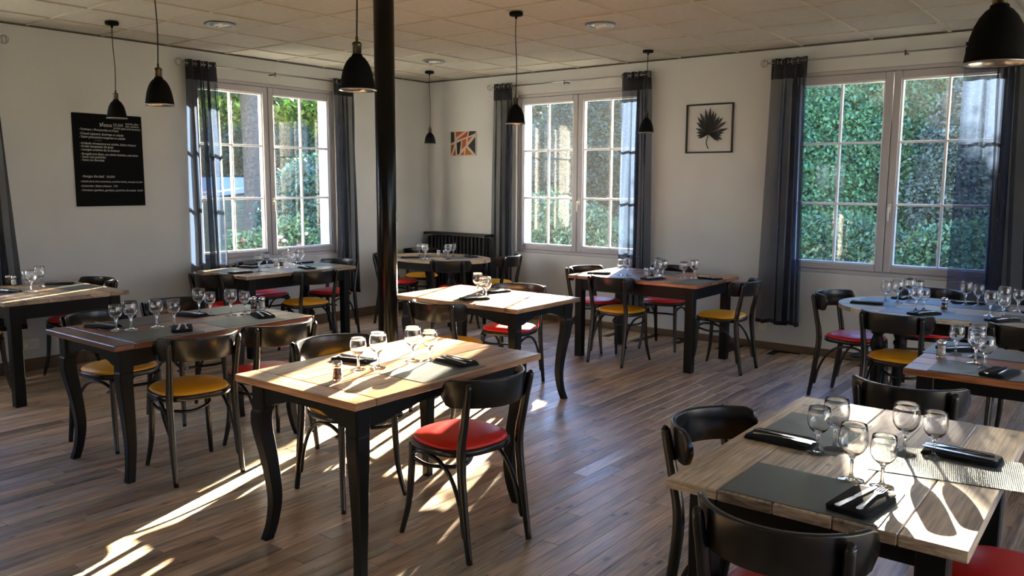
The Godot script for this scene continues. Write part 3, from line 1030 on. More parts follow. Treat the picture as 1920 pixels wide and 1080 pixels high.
func table(label: String, x0: float, x1: float, z0: float, z1: float, style: String, tone: String, along_x: bool, ends: Array) -> void:
	# a plank top 0.72..0.75 high; ends: which short ends carry a cross board (-1, 1)
	var c := Vector3((x0 + x1) / 2, 0, (z0 + z1) / 2)
	var o := thing("dining_table", label, "table", c, 0.0 if along_x else PI / 2, "laid dining tables")
	var L := (x1 - x0) if along_x else (z1 - z0)
	var W := (z1 - z0) if along_x else (x1 - x0)
	var top := Node3D.new()
	top.name = "tabletop"
	o.add_child(top)
	var row: Array = M.boards[tone]
	var eb := 0.11
	var a := -L / 2 + (eb if -1 in ends else 0.0)
	var b := L / 2 - (eb if 1 in ends else 0.0)
	var nb := maxi(4, int(round(W / 0.155)))
	var k0 := rng.randi() % 5
	var bw := W / nb
	for k in nb:
		var zc := -W / 2 + bw * (k + 0.5)
		part("board", one_box(Vector3(b - a - 0.0015, 0.030, bw - 0.0015), 0.003), row[(k * 2 + k0) % 5], top, at((a + b) / 2, 0.735 - 0.0006 * rng.randf(), zc))
	for s in ends:
		part("end_board", one_box(Vector3(W - 0.001, 0.030, eb - 0.0015), 0.004), row[(k0 + 3) % 5], top, at(s * (L / 2 - eb / 2), 0.7348, 0, PI / 2))
	var lx := L / 2 - 0.085
	var lz := W / 2 - 0.085
	var ah := 0.062 if style == "taper" else 0.105
	# aprons
	for s in [-1.0, 1.0]:
		for q in 2:
			var len_ := (lx if q == 0 else lz) * 2.0 - 0.05
			var st := st_new()
			var pg := PackedVector2Array([Vector2(len_ / 2, 0.718), Vector2(-len_ / 2, 0.718)])
			if style == "curved":
				for i in 25:
					var u := i / 24.0
					var e := minf(u, 1.0 - u)
					pg.append(Vector2(lerpf(-len_ / 2, len_ / 2, u), 0.718 - lerpf(0.098, 0.054, smoothstep(0.06, 0.28, e)) + 0.012 * exp(-pow((e - 0.24) / 0.05, 2.0)) * -1.0))
			else:
				pg.append(Vector2(-len_ / 2, 0.718 - ah))
				pg.append(Vector2(len_ / 2, 0.718 - ah))
			prism(st, pg, -0.011, 0.011)
			var t := at(0, 0, s * (lz + 0.012)) if q == 0 else at(s * (lx + 0.012), 0, 0, PI / 2)
			part("apron", done(st), M.black, o, t)
	for sx in [-1.0, 1.0]:
		for sz in [-1.0, 1.0]:
			var st := st_new(style == "turned")
			if style == "curved":
				var rr := []
				var d := Vector3(sx, 0, sz)
				for e in spline([Vector4(0.719, 0.0, 0.037, 0), Vector4(0.61, 0.0, 0.037, 0), Vector4(0.58, 0.007, 0.036, 0), Vector4(0.51, 0.007, 0.035, 0), Vector4(0.36, -0.012, 0.030, 0), Vector4(0.20, -0.024, 0.0255, 0), Vector4(0.08, -0.014, 0.022, 0), Vector4(0.0, 0.004, 0.022, 0)], 4):
					var cc: Vector3 = Vector3(sx * lx, e.x, sz * lz) + d * e.y
					var ring := []
					var w: float = e.z
					for k in [[-1, -0.8], [-0.8, -1], [0.8, -1], [1, -0.8], [1, 0.8], [0.8, 1], [-0.8, 1], [-1, 0.8]]:
						ring.append(cc + Vector3(k[0] * w, 0, k[1] * w))
					rr.append(ring)
				rings(st, rr)
			elif style == "turned":
				lathe(st, [Vector2(0, 0.0), Vector2(0.016, 0.0), Vector2(0.022, 0.05), Vector2(0.03, 0.12), Vector2(0.034, 0.26), Vector2(0.038, 0.36), Vector2(0.030, 0.40), Vector2(0.040, 0.42), Vector2(0.040, 0.435), Vector2(0.028, 0.45), Vector2(0.043, 0.49), Vector2(0.046, 0.53), Vector2(0.032, 0.565), Vector2(0.030, 0.58), Vector2(0.042, 0.59), Vector2(0.042, 0.61), Vector2(0.040, 0.62), Vector2(0.040, 0.719), Vector2(0, 0.719)], 20, Vector3(sx * lx, 0, sz * lz))
			else:
				var rr := []
				for e in [[0.719, 0.036], [0.6, 0.036], [0.0, 0.030 if style == "taper" else 0.035]]:
					var ring := []
					for k in [[-1, -0.88], [-0.88, -1], [0.88, -1], [1, -0.88], [1, 0.88], [0.88, 1], [-0.88, 1], [-1, 0.88]]:
						ring.append(Vector3(sx * lx + k[0] * e[1], e[0], sz * lz + k[1] * e[1]))
					rr.append(ring)
				rings(st, rr)
			part("leg", done(st), M.black, o)

func oval_table(label: String, cx: float, cz: float, rx: float, rz: float, straight: float, tone: String) -> void:
	# boards cut to a round-ended outline, on turned legs
	var o := thing("oval_table", label, "table", Vector3(cx, 0, cz), 0.0, "laid dining tables")
	var top := Node3D.new()
	top.name = "tabletop"
	o.add_child(top)
	var outline := PackedVector2Array()
	for k in 64:
		var t := TAU * k / 64
		outline.append(Vector2(cos(t) * rx + signf(cos(t)) * straight, sin(t) * rz))
	var nb := int(round(rz * 2 / 0.15))
	for k in nb:
		var v0 := -rz + 2 * rz * k / nb
		var v1 := -rz + 2 * rz * (k + 1) / nb - 0.0015
		var strip := PackedVector2Array([Vector2(-5, v0), Vector2(5, v0), Vector2(5, v1), Vector2(-5, v1)])
		for pg in Geometry2D.intersect_polygons(outline, strip):
			var st := st_new()
			prism(st, pg, -0.015, 0.015)
			part("board", done(st), M.boards[tone][(k * 3) % 5], top, Transform3D(Basis(Vector3.RIGHT, PI / 2), Vector3(0, 0.735, 0)))
	var ax := (rx + straight) * 0.66
	var az := rz * 0.62
	for s in [-1.0, 1.0]:
		part("apron", one_box(Vector3(ax * 2, 0.10, 0.022), 0.002, Vector3(0, 0.667, s * az)), M.black, o)
		part("apron", one_box(Vector3(0.022, 0.10, az * 2), 0.002, Vector3(s * ax, 0.667, 0)), M.black, o)
		for q in [-1.0, 1.0]:
			part("leg", one_lathe([Vector2(0, 0.0), Vector2(0.016, 0.0), Vector2(0.022, 0.05), Vector2(0.03, 0.12), Vector2(0.034, 0.26), Vector2(0.038, 0.36), Vector2(0.030, 0.40), Vector2(0.040, 0.42), Vector2(0.040, 0.435), Vector2(0.028, 0.45), Vector2(0.043, 0.49), Vector2(0.046, 0.53), Vector2(0.032, 0.565), Vector2(0.030, 0.58), Vector2(0.042, 0.59), Vector2(0.042, 0.61), Vector2(0.040, 0.62), Vector2(0.040, 0.719), Vector2(0, 0.719)], 20), M.black, o, at(s * ax, 0, q * az))

func build_tables() -> void:
	table("sunlit wooden table with curved black legs in the centre, in front of the column", -3.065, -2.29, -3.19, -2.0, "curved", "warm", false, [-1])
	table("brown wooden table with curved black legs and eight glasses at the left", -4.83, -4.05, -3.22, -1.97, "curved", "brown", false, [-1])
	table("wooden table with curved black legs just behind and right of the column", -4.38, -3.22, -4.97, -4.21, "curved", "tan", true, [1])
	table("orange-brown wooden table with square black legs under the palm leaf picture", -4.13, -2.87, -7.03, -6.15, "square", "orange", true, [-1])
	table("pale wooden table with square black legs at the left window", -6.96, -6.17, -5.44, -4.19, "square", "pale", false, [])
	oval_table("round wooden table with turned black legs in front of the radiator", -6.21, -6.69, 0.62, 0.44, 0.02, "pale")
	table("pale wooden table with thick square black legs at the left edge", -7.11, -6.08, -3.10, -2.23, "square", "pale", true, [])
	oval_table("oval wooden table with turned black legs at the right window", -0.72, -6.08, 0.55, 0.50, 0.44, "light")
	table("wooden table cut off by the right edge, with an orange-brown front edge", -0.83, 0.42, -4.73, -3.97, "taper", "orange", true, [])
	table("nearest wooden table at the front right, pale with glare from the window", -1.02, -0.26, -3.18, -2.03, "taper", "grey", false, [])

# ------------------------------------------------------------------ table ware
var ware := {}

func ware_meshes() -> void:
	for e in [["large", 0.162, 1.0], ["small", 0.145, 0.90]]:
		var h: float = e[1]
		var k: float = e[2]
		var b0 := 0.068 * h / 0.162 + 0.002
		var prof := [Vector2(0.0, 0.0), Vector2(0.0345 * k, 0.0), Vector2(0.0358 * k, 0.0012), Vector2(0.0345 * k, 0.0028), Vector2(0.022 * k, 0.0055), Vector2(0.010 * k, 0.0095), Vector2(0.0058, 0.016), Vector2(0.0046, 0.026), Vector2(0.0044, 0.044), Vector2(0.0056, b0 - 0.008)]
		var bh := h - b0
		for p in [[0.0115, 0.02], [0.0215, 0.09], [0.0305, 0.20], [0.0367, 0.34], [0.0395, 0.50], [0.0392, 0.66], [0.0372, 0.83], [0.0352, 0.985]]:
			prof.append(Vector2(p[0] * k, b0 + bh * p[1]))
		prof.append(Vector2(0.0345 * k, h))
		var wall_t := 0.0014
		for p in [[0.0335, 0.985], [0.0358, 0.83], [0.0378, 0.66], [0.0381, 0.50], [0.0352, 0.345], [0.0288, 0.215], [0.0195, 0.115], [0.0085, 0.065]]:
			prof.append(Vector2(p[0] * k, b0 + bh * p[1]))
		prof.append(Vector2(0.0, b0 + bh * 0.055))
		ware[e[0]] = one_lathe(prof, 36)
	# fork: head with four tines, neck and handle, 19 cm along x
	var fk := PackedVector2Array()
	var half := [Vector2(-0.095, 0.0045), Vector2(-0.088, 0.0085), Vector2(-0.06, 0.0062), Vector2(-0.02, 0.0042), Vector2(0.030, 0.0036), Vector2(0.042, 0.0085), Vector2(0.052, 0.0115)]
	for p in half: fk.append(p)
	for t in 4:
		var y := 0.0098 - 0.0065 * t
		fk.append(Vector2(0.094, y + 0.0016))
		fk.append(Vector2(0.095, y))
		fk.append(Vector2(0.094, y - 0.0016))
		if t < 3:
			fk.append(Vector2(0.056, y - 0.0018))
			fk.append(Vector2(0.056, y - 0.0047))
	for i in range(half.size() - 1, -1, -1):
		fk.append(Vector2(half[i].x, -half[i].y))
	var st := st_new()
	prism(st, fk, 0.0, 0.0022)
	ware.fork = bend(done(st), 0.006)
	# knife: 21 cm along x
	var kn := PackedVector2Array([Vector2(-0.105, 0.004), Vector2(-0.100, 0.0085), Vector2(-0.02, 0.0066), Vector2(-0.012, 0.0045), Vector2(-0.002, 0.007), Vector2(0.05, 0.0095), Vector2(0.09, 0.0095), Vector2(0.102, 0.006), Vector2(0.105, 0.0), Vector2(0.095, -0.005), Vector2(0.0, -0.0065), Vector2(-0.012, -0.0045), Vector2(-0.02, -0.0066), Vector2(-0.100, -0.0085), Vector2(-0.105, -0.004)])
	st = st_new()
	prism(st, kn, 0.0, 0.0026)
	ware.knife = bend(done(st), 0.0)
	# napkin: a soft folded rectangle 22 x 11 cm, layered edges
	st = st_new(true)
	for lay in 3:
		var rr := []
		var s := 1.0 - 0.02 * lay
		for e in [[0.0, 0.98], [0.0008, 1.0], [0.0030, 1.0], [0.0040, 0.985]]:
			var ring := []
			for k in 28:
				var t := -TAU * k / 28
				var ex := 2.0 / 9.0
				var x: float = signf(cos(t)) * pow(absf(cos(t)), ex) * 0.105 * s * e[1]
				var z: float = signf(sin(t)) * pow(absf(sin(t)), ex) * 0.056 * s * e[1]
				ring.append(Vector3(x + 0.0015 * sin(z * 90.0 + lay), e[0] + lay * 0.0038 + 0.0007 * sin(x * 60.0 + lay * 2.0) * (1.0 if lay > 0 else 0.0) + (0.0007 if lay > 0 else 0.0), z + 0.002 * sin(x * 40.0 + lay * 1.7)))
			rr.append(ring)
		rings(st, rr)
	ware.napkin = done(st)
	ware.mat = one_box(Vector3(0.405, 0.0016, 0.275), 0.0005, Vector3(0, 0.0008, 0))

func bend(m: ArrayMesh, arch: float) -> ArrayMesh:       # lays an xy outline flat (y up) and arches it along x
	var a := m.surface_get_arrays(0)
	var v: PackedVector3Array = a[Mesh.ARRAY_VERTEX]
	var st := st_new()
	var idx = a[Mesh.ARRAY_INDEX]
	var order: PackedInt32Array = idx if idx != null else PackedInt32Array(range(v.size()))
	for i in order:
		var p := v[i]
		st.add_vertex(Vector3(p.x, p.z + arch * (1.0 - pow(p.x / 0.1, 2.0)) * 0.6 + maxf(0.0, p.x - 0.05) * arch * 4.0, -p.y))
	return done(st)

func glass_at(size: String, x: float, z: float, label: String) -> void:
	top_mesh("wine_glass", ware[size], M.glass, label, "glass", Vector3(x, ty(), z), rng.randf() * 6.0, "stemmed glasses on the tables")

var table_y := 0.7506
func ty() -> float:
	return table_y

func shaker(kind: String, x: float, z: float, label: String) -> void:
	var o := thing(kind + "_shaker", label, "shaker", Vector3(x, 0.7505, z), rng.randf() * 3.0)
	part("jar", one_lathe([Vector2(0, 0), Vector2(0.0185, 0), Vector2(0.0205, 0.002), Vector2(0.0205, 0.026), Vector2(0.0185, 0.034), Vector2(0.0195, 0.042), Vector2(0.0195, 0.058), Vector2(0.0175, 0.062), Vector2(0.0163, 0.062), Vector2(0.0181, 0.056), Vector2(0.0181, 0.043), Vector2(0.0171, 0.034), Vector2(0.0190, 0.026), Vector2(0.0190, 0.0045), Vector2(0, 0.004)], 24), M.glass, o)
	part("filling", one_lathe([Vector2(0, 0.0046), Vector2(0.0184, 0.005), Vector2(0.0184, 0.0255), Vector2(0.0166, 0.034), Vector2(0.0175, 0.0425), Vector2(0.0175, 0.046), Vector2(0, 0.047)], 24), M[kind], o)
	part("cap", one_lathe([Vector2(0, 0.0605), Vector2(0.0195, 0.0605), Vector2(0.0205, 0.062), Vector2(0.0205, 0.073), Vector2(0.0185, 0.079), Vector2(0.010, 0.083), Vector2(0, 0.084)], 24), M.steel, o)

func setting(place: String, m: Array, nap: Array, cut := true) -> void:
	# m: mat x, z, turn; nap: napkin x, z, turn; the cutlery lies on the napkin
	if m.size() > 0:
		top_mesh("placemat", ware.mat, M.mat, "dark woven rectangular placemat " + place, "placemat", Vector3(m[0], 0.7502, m[1]), deg_to_rad(m[2]), "woven placemats")
	if nap.size() == 0: return
	var r := deg_to_rad(nap[2])
	var p := Vector3(nap[0], 0.7519, nap[1])
	top_mesh("napkin", ware.napkin, M.napkin, "folded black paper napkin " + place, "napkin", p, r, "folded black napkins")
	if not cut: return
	var side := Basis(Vector3.UP, r) * Vector3(0.012, 0.0125, 0.020)
	var side2 := Basis(Vector3.UP, r) * Vector3(0.006, 0.0125, -0.014)
	top_mesh("fork", ware.fork, M.steel, "steel fork on the black napkin " + place, "fork", p + side, r + 0.06, "forks on the napkins")
	top_mesh("knife", ware.knife, M.steel, "steel knife on the black napkin " + place, "knife", p + side2, r - 0.09, "knives on the napkins")

func pair(place: String, a: Array, b: Array) -> void:
	glass_at("large", a[0], a[1], "larger stemmed glass of the pair " + place)
	glass_at("small", b[0], b[1], "smaller stemmed glass of the pair " + place)

func build_ware() -> void:
	ware_meshes()
	# front right table
	var t := "on the front right table"
	setting("nearest the camera " + t, [-0.66, -2.18, 0.0], [-0.532, -2.175, 82.0])
	pair("nearest the camera " + t, [-0.603, -2.335], [-0.522, -2.335])
	setting("at the far left " + t, [-0.835, -2.72, 90.0], [-0.885, -2.565, -2.0])
	pair("at the far left " + t, [-0.722, -2.585], [-0.752, -2.515])
	setting("at the right side " + t, [-0.415, -2.63, 10.0], [-0.395, -2.755, 178.0])
	pair("at the right side " + t, [-0.538, -2.665], [-0.460, -2.685])
	# sunlit centre table
	t = "of the sunlit centre table"
	setting("on the red chair side " + t, [-2.455, -2.60, 90.0], [-2.475, -2.775, 170.0])
	pair("on the red chair side " + t, [-2.65, -2.67], [-2.592, -2.722])
	setting("on the column side " + t, [-2.86, -2.69, 90.0], [-2.875, -2.515, 12.0])
	pair("on the column side " + t, [-2.668, -2.47], [-2.712, -2.392])
	shaker("pepper", -2.64, -2.212, "brown pepper shaker with steel cap on the sunlit centre table")
	# brown left table
	t = "of the brown left table"
	setting("at the left corner " + t, [-4.665, -2.36, 90.0], [-4.655, -2.205, 10.0])
	pair("at the left corner " + t, [-4.442, -2.262], [-4.482, -2.198])
	setting("at the front side " + t, [-4.22, -2.29, 90.0], [-4.235, -2.445, 150.0])
	pair("at the front side " + t, [-4.405, -2.392], [-4.372, -2.478])
	setting("at the back " + t, [-4.665, -3.03, 90.0], [-4.655, -2.745, 12.0])
	pair("at the back " + t, [-4.64, -2.80], [-4.552, -2.822])
	setting("at the right corner " + t, [-4.225, -2.83, 90.0], [-4.275, -3.005, 160.0])
	pair("at the right corner " + t, [-4.45, -2.90], [-4.41, -2.972])
	shaker("pepper", -4.552, -3.135, "pepper shaker behind the salt shaker on the brown left table")
	shaker("salt", -4.505, -3.165, "white salt shaker standing at the right end of the brown left table")
	# table behind the column
	t = "on the table behind the column"
	setting("near the bright half " + t, [-3.93, -4.42, 0.0], [-3.745, -4.40, 62.0])
	setting("at the far right " + t, [-3.70, -4.76, 0.0], [-3.86, -4.80, 78.0])
	pair("nearest the back " + t, [-3.885, -4.60], [-3.79, -4.55])
	glass_at("large", -3.69, -4.46, "larger stemmed glass standing frontmost " + t)
	# table under the palm picture
	t = "under the palm picture"
	setting("left on the table " + t, [-3.90, -6.62, 90.0], [-3.95, -6.40, 20.0])
	pair("left on the table " + t, [-3.65, -6.39], [-3.742, -6.43])
	setting("at the front of the table " + t, [-3.52, -6.35, 0.0], [-3.365, -6.33, 70.0])
	pair("at the front of the table " + t, [-3.325, -6.44], [-3.40, -6.485])
	setting("at the back of the table " + t, [-3.56, -6.85, 0.0], [], false)
	glass_at("large", -3.455, -6.60, "larger stemmed glass behind the shakers on the table " + t)
	setting("right on the table " + t, [-2.985, -6.38, 90.0], [-2.985, -6.66, 172.0])
	pair("right on the table " + t, [-3.11, -6.615], [-3.19, -6.57])
	shaker("salt", -3.475, -6.42, "salt shaker among the glasses on the table under the palm picture")
	shaker("pepper", -3.46, -6.50, "pepper shaker among the glasses on the table under the palm picture")
	# left window table
	t = "on the left window table"
	setting("at the near end " + t, [-6.64, -4.40, 0.0], [-6.47, -4.33, 85.0])
	pair("at the near end " + t, [-6.44, -4.505], [-6.70, -4.78])
	setting("under the sill " + t, [-6.82, -4.80, 90.0], [-6.84, -4.66, 8.0])
	setting("beside the yellow chair " + t, [-6.34, -4.72, 90.0], [-6.345, -4.97, 165.0])
	pair("beside the yellow chair " + t, [-6.52, -4.87], [-6.48, -4.955])
	setting("at the far end " + t, [-6.58, -5.28, 0.0], [-6.78, -5.27, 85.0])
	pair("at the far end " + t, [-6.78, -5.13], [-6.66, -5.155])
	shaker("salt", -6.645, -4.84, "salt shaker in the middle of the left window table")
	shaker("pepper", -6.665, -4.92, "dark pepper shaker in the middle of the left window table")
	# radiator table
	t = "on the round radiator table"
	setting("at the left " + t, [-6.42, -6.52, 60.0], [-6.37, -6.40, 40.0])
	pair("at the left front " + t, [-6.17, -6.42], [-6.31, -6.58])
	glass_at("small", -6.45, -6.62, "small stemmed glass farthest left " + t)
	setting("at the right " + t, [-5.98, -6.80, 60.0], [-5.93, -6.90, 150.0])
	pair("at the right " + t, [-5.955, -6.55], [-6.12, -6.82])
	shaker("salt", -6.175, -6.64, "left shaker of the two on the round radiator table")
	shaker("pepper", -6.12, -6.68, "right shaker of the two on the round radiator table")
	# left edge table
	t = "on the left edge table"
	setting("at the right end " + t, [-6.60, -2.93, 0.0], [-6.86, -2.93, 60.0])
	glass_at("large", -6.56, -2.60, "larger stemmed glass standing frontmost " + t)
	pair("beside the shakers " + t, [-6.80, -2.76], [-6.74, -2.64])
	setting("nearest the camera " + t, [-6.72, -2.44, 0.0], [-6.66, -2.47, 15.0])
	shaker("pepper", -7.09, -2.64, "pepper shaker left of the salt shaker on the left edge table")
	shaker("salt", -7.03, -2.66, "salt shaker beside the curtain on the left edge table")
	# oval table
	t = "of the oval table"
	setting("at the rounded left end " + t, [-1.46, -6.12, 90.0], [-1.51, -5.98, 8.0])
	pair("at the rounded left end " + t, [-1.35, -6.15], [-1.432, -6.17])
	setting("before the yellow chair " + t, [-1.15, -5.80, 0.0], [-1.09, -5.71, 60.0])
	pair("before the yellow chair " + t, [-1.162, -5.815], [-1.13, -5.89])
	setting("at the back under the window " + t, [-1.28, -6.34, 0.0], [-1.36, -6.43, 70.0])
	pair("at the back under the window " + t, [-1.31, -6.32], [-1.265, -6.385])
	setting("at the right back " + t, [-0.90, -6.30, 0.0], [-0.955, -6.43, 20.0])
	pair("at the right back " + t, [-0.96, -6.35], [-0.885, -6.36])
	setting("in the middle of the front " + t, [-0.87, -5.735, 0.0], [-0.66, -5.74, 60.0])
	pair("in the middle of the front " + t, [-0.75, -5.90], [-0.672, -5.862])
	pair("at the far right " + t, [-0.715, -6.22], [-0.635, -6.24])
	setting("at the far right " + t, [-0.48, -5.90, 0.0], [-0.50, -6.20, 30.0])
	shaker("pepper", -1.03, -6.01, "dark pepper shaker in the middle of the oval table")
	# right edge table
	t = "of the right edge table"
	setting("at the front " + t, [-0.53, -4.12, 0.0], [-0.465, -4.10, 78.0])
	pair("at the front " + t, [-0.585, -4.265], [-0.535, -4.19])
	setting("at the back left " + t, [-0.70, -4.60, 90.0], [-0.70, -4.58, 40.0])
	pair("at the back left " + t, [-0.610, -4.435], [-0.697, -4.445])
	setting("at the right " + t, [-0.40, -4.57, 0.0], [], false)
	shaker("salt", -0.742, -4.34, "salt shaker standing at the left end of the right edge table")

# ------------------------------------------------------------------ outside
func leaf_cluster(sd: int, n: int, spread: float, size: float) -> ArrayMesh:
	var r := RandomNumberGenerator.new()
	r.seed = sd
	var st := st_new()
	for k in n:
		var b := Basis(Vector3(r.randf() - 0.5, r.randf() - 0.5, r.randf() - 0.5).normalized(), r.randf() * TAU)
		var c := Vector3(r.randfn(), r.randfn(), r.randfn()) * spread * 0.5
		var l := size * (0.7 + 0.6 * r.randf())
		var w := l * 0.34
		var p0 := c
		var p1 := c + b * Vector3(l * 0.45, l * 0.06, w)
		var p2 := c + b * Vector3(l, -l * 0.05, 0)
		var p3 := c + b * Vector3(l * 0.45, l * 0.06, -w)
		tri(st, p0, p1, p2)
		tri(st, p0, p2, p3)
	return done(st)

var leaf_meshes := []
var leaf_mats := {}

func leaf_mat(key: String, back: Color) -> StandardMaterial3D:
	if not leaf_mats.has(key):
		var m := mat(Color(1, 1, 1), 0.55)
		m.vertex_color_use_as_albedo = true
		m.cull_mode = BaseMaterial3D.CULL_DISABLED
		m.backlight_enabled = true
		m.backlight = back
		leaf_mats[key] = m
	return leaf_mats[key]

func foliage(parent: Node, blobs: Array, count: int, c0: Color, c1: Color, size: float, key: String, back: Color, called := "foliage") -> void:
	# blobs: [centre, radii]; leaves lie near the surface of the blobs
	var vol := 0.0
	for b in blobs: vol += b[1].x * b[1].y + b[1].y * b[1].z + b[1].x * b[1].z
	var xf := []
	var cols := []
	for b in blobs:
		var n := int(count * (b[1].x * b[1].y + b[1].y * b[1].z + b[1].x * b[1].z) / vol)
		for k in n:
			var d := Vector3(rng.randfn(), rng.randfn(), rng.randfn()).normalized()
			var q: float = 0.80 + 0.26 * rng.randf()
			if rng.randf() < 0.12: q += 0.12 * rng.randf()
			var p: Vector3 = b[0] + d * b[1] * q
			var s := size * (0.75 + 0.6 * rng.randf())
			xf.append(Transform3D(Basis(Vector3(rng.randf() - 0.5, 1, rng.randf() - 0.5).normalized(), rng.randf() * TAU).scaled(Vector3(s, s, s)), p))
			var c := c0.lerp(c1, clampf(rng.randf(), 0.0, 1.0))
			cols.append(c)
	multi(called, leaf_meshes[rng.randi() % leaf_meshes.size()], leaf_mat(key, back), xf, cols, parent)

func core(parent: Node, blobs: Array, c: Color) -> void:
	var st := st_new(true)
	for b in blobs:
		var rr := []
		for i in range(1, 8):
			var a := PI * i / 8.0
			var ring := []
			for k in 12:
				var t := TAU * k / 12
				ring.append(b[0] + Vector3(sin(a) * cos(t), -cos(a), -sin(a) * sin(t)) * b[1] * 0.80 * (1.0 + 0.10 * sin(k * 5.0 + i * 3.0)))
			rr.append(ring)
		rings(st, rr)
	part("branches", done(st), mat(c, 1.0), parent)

func ground_y(x: float, z: float) -> float:
	# a bank that rises away from the house, to the left and to the back
	var dl := maxf(0.0, XL - x)
	var db := maxf(0.0, ZB - z)
	var d := sqrt(dl * dl + db * db)
	return -0.45 + 2.1 * smoothstep(0.0, 17.0, d) + 0.6 * smoothstep(8.0, 26.0, db)

